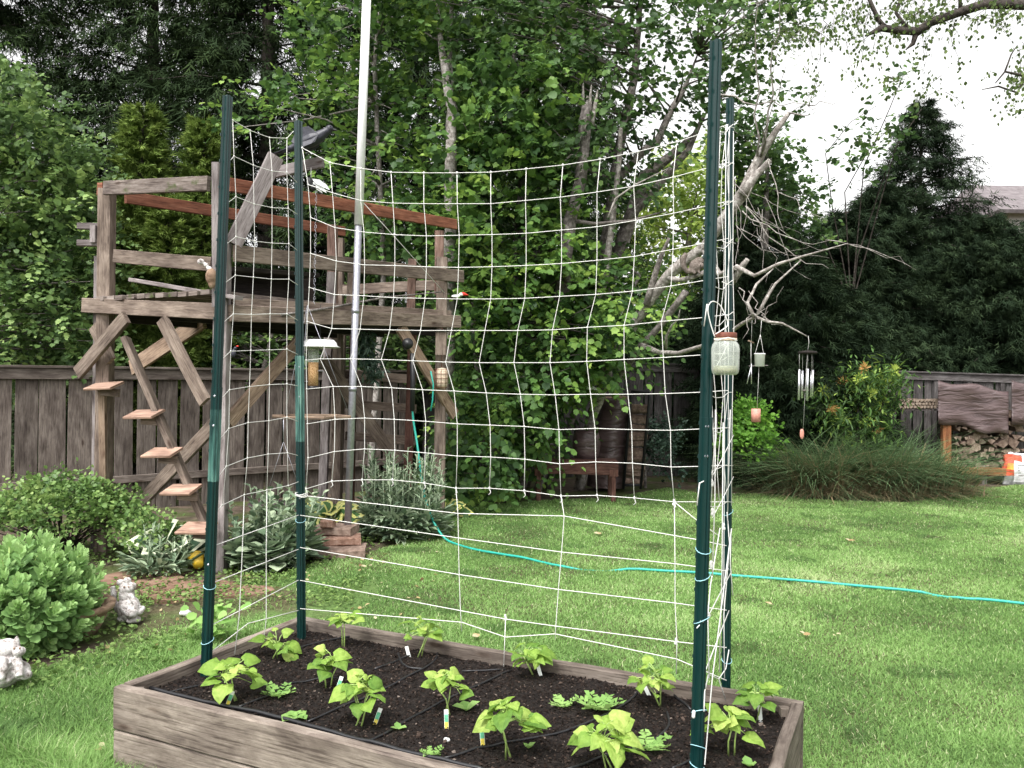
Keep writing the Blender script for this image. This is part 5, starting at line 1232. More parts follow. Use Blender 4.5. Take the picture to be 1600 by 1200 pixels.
# ------------------------------------------------------------------ small things by the deck
def pots():
    b = Vector((-2.80, 5.12, 0)); t = thing('clay_pot', 'broad shallow clay pot at the side of the lawn holding the sedum clump', 'plant pot', b)
    MB().lathe([(0, 0), (.21, 0), (.25, .08), (.275, .15), (.305, .155), (.31, .185), (.275, .19), (.26, .16), (.23, .14), (0, .14)], b, 40).build('bowl', M['terracotta'], t)
    MB().lathe([(0, .145), (.235, .145)], b, 30).build('potting_soil', M['soil'], t)
    # sedum
    ts = thing('sedum_plant', 'dense round mound of pale green sedum growing in the clay pot', 'plant', b+Vector((0, 0, .17)))
    b = Vector((-2.95, 4.92, 0)); n = 400; th = RNG.uniform(0, 6.283, n); cz = RNG.uniform(-.72, 1, n); ph = np.arccos(cz); rad = .47*RNG.uniform(.82, 1.07, n)
    cc = np.stack([rad*np.sin(ph)*np.cos(th), rad*np.sin(ph)*np.sin(th), .27+.36*np.cos(ph)*rad/.47], 1)+np.array([b.x-.02, b.y, .0])
    out = nrm(cc-np.array([b.x, b.y, .1])); m = 13
    pos = []; yd = []; nd = []
    ax = nrm(out+np.array([0, 0, .45]))
    t1 = nrm(np.cross(ax, rnd(n))); t2 = np.cross(ax, t1)
    P_, Y_, N_, S_, TT = [], [], [], [], []
    for k in range(m):
        a = k*2.4; spread = .25+k/m*1.2; dr = ax+(t1*math.cos(a)+t2*math.sin(a))*spread
        P_.append(cc-ax*(.012*k)); Y_.append(dr); N_.append(ax*1.0-dr*.2); S_.append(np.full(n, .046+.0052*k)*RNG.uniform(.85, 1.15, n)); TT.append(np.clip(.95-.06*k+RNG.normal(0, .1, n), 0, 1))
    leaves('leaves', T_SEDUM, np.concatenate(P_), np.concatenate(Y_), np.concatenate(N_), np.concatenate(S_), np.concatenate(TT), LF['sedum'], ts)
    mb = MB()
    for i in range(0, n, 8):
        p = Vector(cc[i]); mb.tube([b+Vector((RNG.uniform(-.2, .2), RNG.uniform(-.2, .2), .16)), p], .005, 4)
    mb.build('stems', LFSTEM, ts)
    # birdbath bowl
    c = P(430, 792, 8.1); t = thing('bird_bath', 'wide dark purple bowl on a low pedestal among the silver plants', 'bird bath', Vector((c.x, c.y, 0)))
    MB().lathe([(0, -.03), (.12, -.03), (.24, .0), (.265, .035), (.255, .035), (.2, .01), (0, -.0)], c, 32).build('bowl', M['purple_clay'], t)
    MB().lathe([(.14, 0), (.14, .04), (.07, .1), (.06, c.z-.06), (.1, c.z-.03)], Vector((c.x, c.y, 0)), 20).build('pedestal', M['purple_clay'], t)
    # yellow cup, small white cup
    c = G(308, 892); t = thing('yellow_cup', 'small tipped yellow plastic cup at the foot of the near green post', 'cup', c); c = c+Vector((0, 0, .06))
    ax = (-.45, .75, .35)
    MB().lathe([(0, -.055), (.040, -.055), (.058, .055), (.064, .056), (.064, .066), (.054, .066), (.036, -.045), (0, -.045)], c+Vector((0, 0, .02)), 20, ax).build('cup', M['yellow'], t)
    c = G(290, 963); t = thing('white_cup', 'tiny white cup lying on the grass between the statue and the near green post', 'cup', c)
    MB().lathe([(0, -.03), (.022, -.03), (.027, .03), (.023, .03), (.019, -.025), (0, -.025)], c+Vector((0, 0, .026)), 14, (-.7, -.4, .5)).build('cup', M['white_paint'], t)
    # blocks
    g = G(540, 868)
    def blk(name, px, py, z, l, w_, h, yaw, mat, lab):
        c = G(px, py); c.z = 0; dx = Vector((math.cos(yaw), math.sin(yaw), 0))*(l/2)
        MB().beam(c-dx+Vector((0, 0, z+h/2)), c+dx+Vector((0, 0, z+h/2)), w_, h, nseg=4, jit=.004, bev=.01).build(name, mat, None, label=lab, cat='block')
    blk('paving_block', 532, 868, .0, .46, .34, .08, .12, M['paver'], 'bottom grey block of the small stack below the metal pole')
    blk('paving_block', 528, 862, .081, .42, .30, .07, .2, M['brick'], 'middle reddish block of the small stack below the metal pole')
    blk('paving_block', 524, 858, .152, .38, .30, .075, -.1, M['paver'], 'top grey block of the small stack, a small brick on it')
    blk('brick', 512, 862, .228, .12, .10, .07, -.1, M['brick'], 'small red brick end on top of the grey block stack')
    for i, (x, y, a, b_, yaw, lab) in enumerate([(290, 923, .36, .26, .3, 'large reddish flagstone in the path left of the near green post'), (375, 925, .24, .14, .1, 'small reddish flagstone just right of the near green post'), (215, 905, .34, .22, -.2, 'brown mossy flagstone behind the white statue')]):
        c = G(x, y); rr = random.Random(i); n = 11; vs = []
        for z in (-.02, .018):
            for k in range(n):
                an = 6.283*k/n; r = 1+.12*math.sin(3*an+i); vs.append(Vector((c.x+a*r*math.cos(an), c.y+b_*r*math.sin(an)*1.2, z+.004*math.sin(an*2))))
        MB().add(vs, [(k, (k+1) % n, n+(k+1) % n, n+k) for k in range(n)]+[tuple(range(n, 2*n))]).build('flagstone', M['flag'], None, label=lab, cat='flagstone')
    # dry leaves on the lawn
    spots = [(1255, 992, .05, 'curled brown leaf on the lawn nearest right of the back right post'), (1205, 945, .06, 'pale dry leaf on the lawn below the hose, right of the back right post'), (1305, 992, .03, 'small brown leaf scrap right of the curled one'), (1325, 845, .07, 'pale leaf on the far lawn above the hose'), (745, 996, .06, 'brown curled leaf behind the back board of the bed'), (573, 885, .05, 'rust coloured leaf on the soil below the small stack'), (150, 1170, .04, 'white scrap on the grass in the bottom left corner'), (935, 835, .08, 'yellowish weed leaf on the lawn seen through the net')]
    for i, (x, y, s, lab) in enumerate(spots):
        g = G(x, y, .03); leaves('dry_leaf', T_OVAL, [tuple(g), tuple(g+Vector((.01, .01, .004)))], [(math.cos(i*2), math.sin(i*2), .25), (math.cos(i*2+2), math.sin(i*2+2), .3)], [(.2, -.2, 1)]*2, np.array([s, s*.8]), np.array([.3+.3*(i % 3), .9]), LF['dead'], None, label=lab, cat='leaf')
pots()
# ------------------------------------------------------------------ trees and plants
def trunk(mb, pts, rad, seg=9, wob=.1):
    # resample with small wobble so trunks are not straight pipes
    rad = list(np.interp(np.linspace(0, 1, len(pts)), np.linspace(0, 1, len(rad)), rad)) if len(rad) != len(pts) else rad
    q = []; rr = []
    for k in range(len(pts)-1):
        a, b = Vector(pts[k]), Vector(pts[k+1]); m = max(2, int((b-a).length/.18))
        for i in range(m):
            f = i/m; q.append(a.lerp(b, f)+Vector((R0.uniform(-1, 1), R0.uniform(-1, 1), 0))*rad[k]*.12*(1 if (k or i) else 0)); rr.append(rad[k]+(rad[k+1]-rad[k])*f)
    q.append(Vector(pts[-1])); rr.append(rad[-1]); mb.tube(q, rr, seg, wob=wob)
def conifer(name, x, y, h, R, label, mat, n_br=120, per=75, size=.3, z0=.0, droop=.25, tpl=T_SPRAY, power=.8, group=None, top_taper=1.0, bark='dark_bark', trx=0):
    t = thing(name, label, 'tree', (x, y, 0), group=group)
    mb = MB(); trunk(mb, [(x, y, -.05), (x+trx*.5, y, h*.5), (x+trx, y, h*.97)], [max(.06, h*.018), h*.01, .015]); mb.build('trunk', M[bark], t)
    br = MB(); Ps, Ys, Ns, Ss, Ts = [], [], [], [], []
    for k in range(n_br):
        f = (k+RNG.random())/n_br; z = z0+(h-z0)*f**.92
        r = R*(max(1-f, 0)**power)*RNG.uniform(.72, 1.18)+.12
        a = k*2.39996+RNG.uniform(-.3, .3); dr = np.array([math.cos(a), math.sin(a), 0])
        cx = x+trx*f
        rise = RNG.uniform(-.05, .35)
        e = np.array([cx, y, z])+dr*r+np.array([0, 0, rise*r-droop*r*.6])
        if k % 2 == 0: br.tube([(cx, y, z), tuple(np.array([cx, y, z])*.4+e*.6+np.array([0, 0, .06*r])), tuple(e)], [.02+.006*r, .014, .004], 4)
        m = max(6, int(per*(.25+.75*r/R)))
        s = RNG.uniform(.18, 1.0, m)**.75
        p = np.array([cx, y, z])+np.outer(s, e-np.array([cx, y, z]))+rnd(m)*np.array([.15, .15, .10])*r*.75*(s[:, None]*.7+.3)
        Ps.append(p); Ys.append(dr*.8+np.array([0, 0, -droop])+rnd(m, .45)); Ns.append(rnd(m, .5)+np.array([0, 0, 1])+dr*.3)
        Ss.append(RNG.uniform(.6, 1.25, m)*size); Ts.append(np.clip(RNG.random()*.45+RNG.random(m)*.45+.25*(s-.6), 0, 1))
    br.build('branches', M[bark], t)
    leaves('crown', tpl, np.concatenate(Ps), np.concatenate(Ys), np.concatenate(Ns), np.concatenate(Ss), np.concatenate(Ts), mat, t)
    return t
def clumps(cs, rad, per, size, tpl, out_c, hang=.35, flat=.6, tspread=.3, tb=None, K=5):
    """leafy sprays: every centre gets K twigs, leaves set alternately left and right along each, tips younger and brighter"""
    cs = np.asarray(cs, float); n = len(cs); rr = np.broadcast_to(rad, (n,))
    m = max(3, int(round(per/K))); N = n*K
    c = np.repeat(cs, K, 0); r = np.repeat(rr, K)
    st = c+rnd(N)*np.array([.45, .45, .35])*r[:, None]
    out = nrm(c-np.asarray(out_c)); d = nrm(out*.7+rnd(N, .75)*np.array([1, 1, .55])+np.array([0, 0, .25-hang*.6]))
    L = r*RNG.uniform(.8, 1.8, N); up = nrm(np.array([0, -.25, 1.0])+out*.25+rnd(N, .28))
    side = nrm(np.cross(d, up)); up = np.cross(side, d)
    base = RNG.random(n)**1.6*.62+.05 if tb is None else tb*np.ones(n)
    Ps, Y, Nn, S, T = [], [], [], [], []
    for j in range(m):
        t = (j+.6)/m; sg = 1 if j % 2 else -1
        p = st+d*(L*t)[:, None]-np.array([0, 0, 1])*(L*t*t*(.25+hang*.5))[:, None]+rnd(N, .018)
        y = d*(.45+.5*(j == m-1))+side*(sg*(.85 if j < m-1 else .1))+np.array([0, 0, -hang*.8])+rnd(N, .25)
        Ps.append(p); Y.append(y); Nn.append(up+rnd(N, .32)); S.append(size*RNG.uniform(.55, 1.15, N)*(1.0-.28*t)); T.append(np.clip(np.repeat(base, K)+.30*t-.06+RNG.normal(0, .09, N), 0, 1))
    return np.concatenate(Ps), np.concatenate(Y), np.concatenate(Nn), np.concatenate(S), np.concatenate(T)
def poly_clumps(poly, n, d0, d1, avoid=()):
    xs = [p[0] for p in poly]; ys = [p[1] for p in poly]; out = []
    while len(out) < n:
        x = RNG.uniform(min(xs), max(xs), 200); y = RNG.uniform(min(ys), max(ys), 200); k = inpoly(x, y, poly)
        for a, b in zip(x[k], y[k]): out.append(tuple(P(a, b, RNG.uniform(d0, d1))))
    return [c for c in out[:n] if c[2] > .1]
def poly_tree(name, label, poly, n, d0, d1, rad, per, size, tpl, mat, trunks, bark='bark', hang=.35, cat='tree', group=None, limbs=True, flat=.6, base=None):
    cs = poly_clumps(poly, n, d0, d1); c0 = np.mean(cs, 0)
    b = base or trunks[0][0][0]; t = thing(name, label, cat, (b[0], b[1], 0), group=group)
    for pts, rads in trunks:
        mb = MB(); trunk(mb, pts, rads); mb.build('trunk' if rads[0] > .03 else 'branch', M[bark], t)
    if limbs:
        mb = MB(); tp = [Vector(p) for tr in trunks for p in tr[0]]
        allp = []
        for tr in trunks:
            for a, b2 in zip(tr[0][:-1], tr[0][1:]):
                for f in np.linspace(0, 1, 6): allp.append(Vector(a).lerp(Vector(b2), f))
        for c in cs[::3]:
            c = Vector(c); q = min(allp, key=lambda v: (v-c).length+max(0, v.z-c.z)*1.2)
            m = q.lerp(c, .5)+Vector((R0.uniform(-.1, .1), R0.uniform(-.1, .1), R0.uniform(-.05, .2))); mb.tube([q, m, c], [.018, .011, .004], 4)
        mb.build('twigs', M[bark], t)
    oc = (c0[0], (d0+d1)/2+.6, c0[2]-1.0)
    leaves('crown', tpl, *clumps(cs, rad, per, size, tpl, oc, hang, flat), mat, t)
    return t

# far dark conifers at the left, filling to the top of the view
for i, (x, y, h, R, lab) in enumerate([(-15.2, 19, 15.5, 3.2, 'tall dark cedar at the far left edge behind the shrub'), (-11.4, 17.5, 15, 3.2, 'tall dark cedar left of the first golden arborvitae'), (-8.2, 18.5, 15.5, 3.3, 'tall dark cedar straight behind the first golden arborvitae'), (-5.2, 17.2, 15, 3.1, 'tall dark cedar straight behind the crow'), (-2.2, 19.5, 15.5, 3.0, 'tall dark cedar behind the metal pole'), (.9, 20.5, 14, 2.6, 'tall dark cedar far behind the middle of the net')]):
    conifer('cedar_tree', x, y, h, R, lab, LF['dark'], n_br=250, per=170, size=.34, droop=.5, power=.55, group='tall dark cedars behind the garden')
# lower dark hedge trees behind the fence in the middle
for i, (x, y, h, R, lab) in enumerate([(-6.6, 14.2, 4.6, 1.9, 'low dark conifer behind the left fence and deck steps'), (-3.4, 15.2, 5.0, 2.0, 'low dark conifer behind the deck'), (-.4, 16.4, 5.0, 2.0, 'low dark conifer behind the bench tree')]):
    conifer('hedge_conifer', x, y, h, R, lab, LF['dark'], n_br=110, per=80, size=.34, droop=.4, power=.5)
# right hand hedge conifers: (px centre, top py, depth, radius)
for (px, ty, d, R, lab, pw) in [(1190, 300, 17.5, 2.0, 'dark hedge conifer behind the leaning dead tree', .45), (1318, 332, 17.6, 1.8, 'dark hedge conifer in the dip left of the pointed one', .5), (1440, 160, 18.8, 3.1, 'tallest pointed dark conifer of the right hand hedge', .78), (1540, 338, 17.8, 1.9, 'dark hedge conifer below the neighbouring roof', .5), (1650, 330, 18.2, 2.2, 'dark hedge conifer at the right edge', .5), (1500, 335, 18.2, 1.5, 'dark hedge conifer just right of the pointed one', .5), (1378, 290, 18.2, 1.9, 'dark hedge conifer just left of the pointed one', .55), (1090, 470, 17.8, 1.8, 'dark low hedge conifer behind the yellow green tree', .4), (1010, 500, 18.5, 1.8, 'dark low hedge conifer behind the iron log rack', .4)]:
    p = P(px, ty, d); conifer('hedge_conifer', p.x, d, p.z, R, lab, LF['hedge'], n_br=240, per=190, size=.235, droop=.35, power=pw, group='dark conifers of the right hand hedge')
for (px, d, h, R, lab) in [(1165, 14.1, 3.9, 1.0, 'dark yew like conifer directly behind the bright green shrub'), (1245, 13.9, 3.7, 1.15, 'dark low conifer behind the wind chimes, in front of the fence'), (1300, 14.4, 3.3, .95, 'dark low conifer behind the orange leaved shrub')]:
    p = P(px, 600, d); conifer('low_conifer', p.x, d, h, R, lab, LF['hedge'], n_br=150, per=130, size=.24, droop=.3, power=.35, group='dark low conifers in front of the right fence', z0=.1)
# golden arborvitae
for (px, ty, d, R, zb, lab) in [(223, 172, 12.6, .36, .2, 'golden green columnar arborvitae rising above the left end of the deck'), (320, 192, 12.9, .34, .2, 'golden green columnar arborvitae behind the near left green post'), (268, 315, 12.3, .38, .2, 'lower golden green arborvitae between the two tall ones'), (190, 350, 12.2, .34, .2, 'lower golden green arborvitae behind the left corner post')]:
    p = P(px, ty, d); conifer('arborvitae', p.x, d, p.z, R*1.1, lab, LF['thuja'], n_br=260, per=120, size=.11, droop=-.12, tpl=T_TUFT, power=.30, group='golden arborvitae behind the deck', z0=.3)
# far bright tree
tc = P(1060, 560, 21)
poly_tree('lime_tree', 'sunlit yellow green tree glimpsed beyond the dead trunks', [(1000, 300), (1050, 240), (1100, 250), (1160, 300), (1150, 420), (1080, 480), (990, 480), (960, 380)], 170, 20, 22.5, .7, 50, .17, T_OVAL, LF['lime'], [([(tc.x, 21, 0), (tc.x, 21, 3.5), (tc.x+.3, 21, 6)], [.2, .14, .05])])
tc = P(1190, 560, 14.5)
poly_tree('maple_tree', 'mid green leafy tree between the tall front post and the hedge', [(1130, 190), (1190, 180), (1240, 250), (1270, 330), (1290, 400), (1260, 380), (1200, 330), (1150, 330)], 80, 14.2, 15.6, .36, 34, .12, T_HAZEL, LF['topleaf'], [([(tc.x, 14.5, 0), (tc.x, 14.5, 3), (tc.x+.1, 14.6, 5.6)], [.12, .09, .03])])

# left shrub beyond the fence
tb = (-7.2, 10.6)
poly_tree('leafy_shrub', 'big light green leafy shrub growing over the left fence', [(-60, 120), (20, 110), (60, 180), (100, 190), (140, 280), (155, 400), (150, 590), (-60, 600)], 470, 9.8, 12.0, .32, 50, .088, T_HAZEL, LF['vine'], [([(tb[0], tb[1], 0), (tb[0]+.1, tb[1], 2), (tb[0]+.3, tb[1], 4.4)], [.09, .07, .03]), ([(tb[0], tb[1], 0), (tb[0]-.6, tb[1], 2), (tb[0]-1, tb[1], 5)], [.08, .06, .02])], hang=.2, cat='shrub')
poly_tree('leafy_shrub', 'darker leafy shrub seen through and under the deck posts', [(120, 480), (350, 470), (540, 480), (720, 500), (720, 590), (520, 600), (350, 585), (140, 590)], 220, 12.6, 13.8, .32, 40, .105, T_HAZEL, LF['vine'], [([(-4, 13.0, 0), (-4, 13.0, 1.5), (-3.8, 13.0, 2.4)], [.08, .06, .02])], hang=.3, cat='shrub')

# hazel trees
X = lambda px, py, d: tuple(P(px, py, d))
HZ = LF['hazel']
poly_tree('hazel_tree', 'loose leafy hazel rising behind the deck and the metal pole', [(470, -60), (720, -60), (735, 120), (700, 250), (720, 420), (640, 430), (560, 350), (500, 300), (480, 180), (395, 175), (360, 215), (350, 170), (420, 150), (480, 130)], 230, 10.7, 12.8, .34, 42, .112, T_HAZEL, HZ,
          [([(-1.0, 11.0, 0), X(700, 560, 10.8), X(704, 290, 10.5), X(706, 170, 10.5), X(690, 80, 10.9), X(684, 10, 11.3), X(690, -60, 11.6)], [.095, .085, .078, .07, .045, .025, .01]), ([X(706, 180, 11.0), X(702, 60, 11.1), X(712, -60, 11.2)], [.04, .03, .02]), ([(-2.0, 11.6, 0), X(600, 420, 11.6), X(585, 100, 11.7), X(600, -80, 11.7)], [.05, .04, .03, .015])], bark='pale_bark')
poly_tree('hazel_tree', 'dense big leaved hazel filling the middle of the net down to the bench', [(690, 260), (760, 90), (900, 60), (880, 250), (900, 380), (960, 440), (980, 560), (880, 610), (845, 685), (800, 715), (775, 765), (700, 770), (705, 640), (735, 520), (700, 400)], 420, 10.0, 12.2, .34, 46, .115, T_HAZEL, HZ,
          [([(-.35, 11.3, 0), X(790, 600, 11.3), X(815, 300, 11.4), X(800, 60, 11.4)], [.09, .075, .05, .02]), ([(-.3, 11.3, 0), X(740, 500, 11.4), X(745, 200, 11.4)], [.06, .04, .02])], bark='bark', hang=.45, flat=.4)
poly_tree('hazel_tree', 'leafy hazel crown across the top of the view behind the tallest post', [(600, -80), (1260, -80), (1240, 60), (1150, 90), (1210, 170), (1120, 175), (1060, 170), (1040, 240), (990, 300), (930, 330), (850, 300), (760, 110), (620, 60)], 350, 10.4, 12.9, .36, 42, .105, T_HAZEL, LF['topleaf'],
          [([(.05, 12.6, 0), X(850, 600, 12.3), X(945, 420, 11.9), X(958, 280, 11.8), X(992, 120, 11.8), X(1005, -60, 11.8)], [.13, .11, .09, .06, .03]), ([(.15, 12.9, 0), X(880, 590, 12.5), X(965, 400, 12.1), X(1008, 276, 12.0), X(1060, 235, 11.9), X(1090, 205, 11.9)], [.14, .12, .11, .07, .03]),
           ([X(975, 350, 12.0), X(1020, 300, 11.9), X(1075, 235, 11.8), X(1100, 180, 11.8)], [.06, .06, .05, .03]), ([X(950, 298, 11.4), X(1000, 240, 11.4), X(1026, 222, 11.4), X(1050, 170, 11.4), X(1066, 145, 11.4), X(1090, 85, 11.4)], [.045, .055, .055, .05, .035, .01])], bark='bark')
poly_tree('hazel_tree', 'lower hazel growth with bright leaves around the dead trunks', [(880, 420), (980, 400), (1040, 400), (1060, 470), (1030, 530), (960, 600), (975, 600), (900, 615), (870, 640), (870, 560)], 95, 10.9, 12.4, .3, 36, .10, T_HAZEL, HZ, [([(.55, 12.6, 0), X(930, 560, 11.5), X(1000, 430, 11.5)], [.05, .04, .02])], hang=.35)
# shadowed undergrowth under the hazel and behind the bench
poly_tree('evergreen_shrub', 'dark glossy evergreen bush right of the iron log rack', [(1008, 660), (1048, 665), (1052, 735), (1010, 745)], 34, 12.4, 13.0, .2, 50, .06, T_OVAL, LF['holly'], [([(2.1, 12.8, 0), (2.1, 12.8, .6)], [.03, .01])], cat='shrub')

# dead trees
def dead_tree():
    t = thing('dead_tree', 'bare leaning dead tree whose pale trunk rises right behind the tall post', 'tree', (1.05, 12.6, 0))
    d = 9.9
    def q(x, y, dd=d): return X(x, y, dd)
    mb = MB(); trunk(mb, [(1.05, 12.6, -.03), q(922, 660, 12.0), q(950, 575, 11.3), q(977, 529, 10.8), q(1007, 481, 10.6), q(1046, 429, 10.3), q(1103, 382, 10.0), q(1137, 334, 9.8), q(1163, 299, 9.7), q(1189, 239, 9.6), q(1233, 176, 9.5)], [.085, .075, .068, .065, .068, .07, .062, .068, .072, .048, .026], 12, .25); mb.build('trunk', M['pale_bark'], t)
    def br(pts, rads, mat='pale_bark', nm='branch'): mb = MB(); trunk(mb, pts, rads, 7, .12); mb.build(nm, M[mat], t)
    br([q(1160, 305, 9.65), q(1180, 275, 9.6), q(1203, 250, 9.55)], [.06, .05, .03]); br([q(1072, 455, 10.3), q(1030, 510, 10.6), q(1003, 540, 10.8), q(960, 600, 11.3)], [.045, .045, .045, .05], 'bark')
    br([q(1003, 540, 10.6), q(1030, 551, 10.2), q(1060, 552, 9.8), q(1096, 541, 9.2), q(1140, 520, 8.7), q(1160, 505, 8.4), q(1181, 495, 8.1)], [.042, .032, .028, .026, .022, .02, .017])
    br([q(1181, 495, 8.1), q(1200, 503, 8.0), q(1222, 505, 8.0), q(1262, 526, 8.0)], [.017, .014, .011, .006])
    br([q(1178, 495, 8.1), q(1168, 473, 8.1), q(1182, 444, 8.2), q(1208, 420, 8.3)], [.02, .016, .012, .006]); br([q(1184, 490, 8.1), q(1211, 444, 8.2), q(1252, 406, 8.3)], [.018, .013, .006])
    br([q(1150, 416, 9.0), q(1179, 431, 8.8), q(1217, 412, 8.7), q(1263, 398, 8.6), q(1325, 380, 8.5)], [.028, .021, .017, .012, .004]); br([q(1144, 442, 9.3), q(1154, 425, 9.2), q(1168, 405, 9.1)], [.035, .04, .025]); br([q(1100, 392, 10), q(1125, 430, 9.6), q(1150, 418, 9.1)], [.04, .036, .028])
    br([q(1046, 436, 10.0), q(1060, 438, 9.6), q(1080, 434, 9.4), q(1100, 426, 9.3), q(1112, 418, 9.3)], [.035, .03, .028, .03, .02]); br([q(1010, 478, 10.5), q(1020, 440, 10.4), q(1035, 395, 10.3), q(1045, 372, 10.2)], [.05, .04, .03, .02], 'bark')
    mb = MB(); rr = random.Random(11)
    def tw(x0, y0, x1, y1, d0, r=.008, n=6, sag=0, hd=1.2):
        pts = []; ox = oy = 0
        for k in range(n+1):
            f = k/n; pts.append(q(x0+(x1-x0)*f+rr.uniform(-1, 1)*6*(0 < k), y0+(y1-y0)*f+sag*math.sin(math.pi*f)+rr.uniform(-1, 1)*5*(0 < k), d0-hd*f*.5))
        mb.tube(pts, [r*(1-.75*k/n) for k in range(n+1)], 4)
    for k in range(14): tw(1165+rr.uniform(-25, 35), 310+rr.uniform(-35, 50), 1150+rr.uniform(-5, 170), 390+rr.uniform(-60, 60), 9.6, .0042, 6, rr.uniform(10, 30))
    tw(1160, 330, 1290, 380, 9.6, .009, 7, 14); tw(1290, 375, 1430, 425, 9.3, .006, 6, -12); tw(1165, 322, 1300, 420, 9.6, .008, 7, 20); tw(1200, 250, 1225, 360, 9.5, .008, 6, 5); tw(1215, 300, 1290, 345, 9.5, .006)
    tw(1183, 245, 1178, -30, 9.55, .013, 8); tw(1192, 240, 1222, -20, 9.55, .014, 8); tw(1189, 245, 1200, 190, 9.5, .02, 3); tw(1190, 240, 1230, 100, 9.5, .008, 6)
    tw(1233, 176, 1262, 182, 9.5, .012, 3); tw(1125, 148, 1262, 165, 9.7, .012, 7, 4); tw(1262, 165, 1312, 157, 9.6, .007, 4); tw(1262, 165, 1285, 178, 9.6, .005, 3); tw(1322, 381, 1420, 410, 8.5, .004, 5); tw(1235, 176, 1300, 140, 9.5, .005, 5)
    tw(1040, 545, 1060, 480, 9.9, .02, 4); tw(1170, 455, 1195, 500, 8.2, .006); tw(1155, 450, 1172, 480, 8.4, .008)
    for k in range(9): tw(1176+rr.uniform(-6, 14), 492, 1165+rr.uniform(-20, 60), 470+rr.uniform(-30, 60), 8.1, .006, 5, 5, .2)
    mb.build('twigs', M['pale_bark'], t)
dead_tree()
def snag():
    t = thing('dead_tree', 'broken off snag with a jagged split top between the hazel leaves', 'tree', (.1, 12.2, 0))
    def q(x, y, dd=10.6): return X(x, y, dd)
    mb = MB(); trunk(mb, [(.1, 12.2, -.03), q(850, 590, 11.6), q(875, 480, 11), q(884, 400), q(890, 345), q(903, 305), q(912, 245), q(914, 190), q(918, 165)], [.10, .10, .09, .085, .075, .075, .07, .075, .06], 11, .25); mb.build('trunk', M['bark'], t)
    for x0, x1, y1, r in ((912, 911, 130, .035), (919, 924, 133, .04), (925, 934, 140, .035), (916, 918, 150, .04)):
        mb = MB(); trunk(mb, [q(x0, 200), q((x0+x1)/2, 165), q(x1, y1)], [r, r*.8, r*.25], 6, .2); mb.build('splinter', M['pale_bark'], t)
    mb = MB(); trunk(mb, [q(905, 245), q(892, 242), q(878, 256), q(872, 265)], [.02, .016, .012, .006], 5); mb.build('branch', M['pale_bark'], t)
    mb = MB(); trunk(mb, [q(893, 345), q(930, 350), q(985, 345), q(1040, 330)], [.03, .025, .018, .008], 5); mb.build('branch', M['bark'], t)
    mb = MB(); trunk(mb, [q(950, 340, 10.3), q(962, 310, 10.3), q(990, 290, 10.3), q(1020, 275, 10.3), q(1050, 260, 10.3)], [.014, .013, .012, .01, .004], 5); mb.build('branch', M['pale_bark'], t)
    t2 = thing('dead_tree', 'slender pale dead stem standing upright among the hazel leaves', 'tree', (.4, 12.4, 0))
    mb = MB(); trunk(mb, [(.4, 12.4, -.03), q(890, 570, 11.6), q(945, 440, 11), q(962, 300, 10.8), q(968, 250, 10.8), q(970, 200, 10.8)], [.06, .055, .05, .04, .035, .025], 9, .18); mb.build('trunk', M['pale_bark'], t2)
snag()

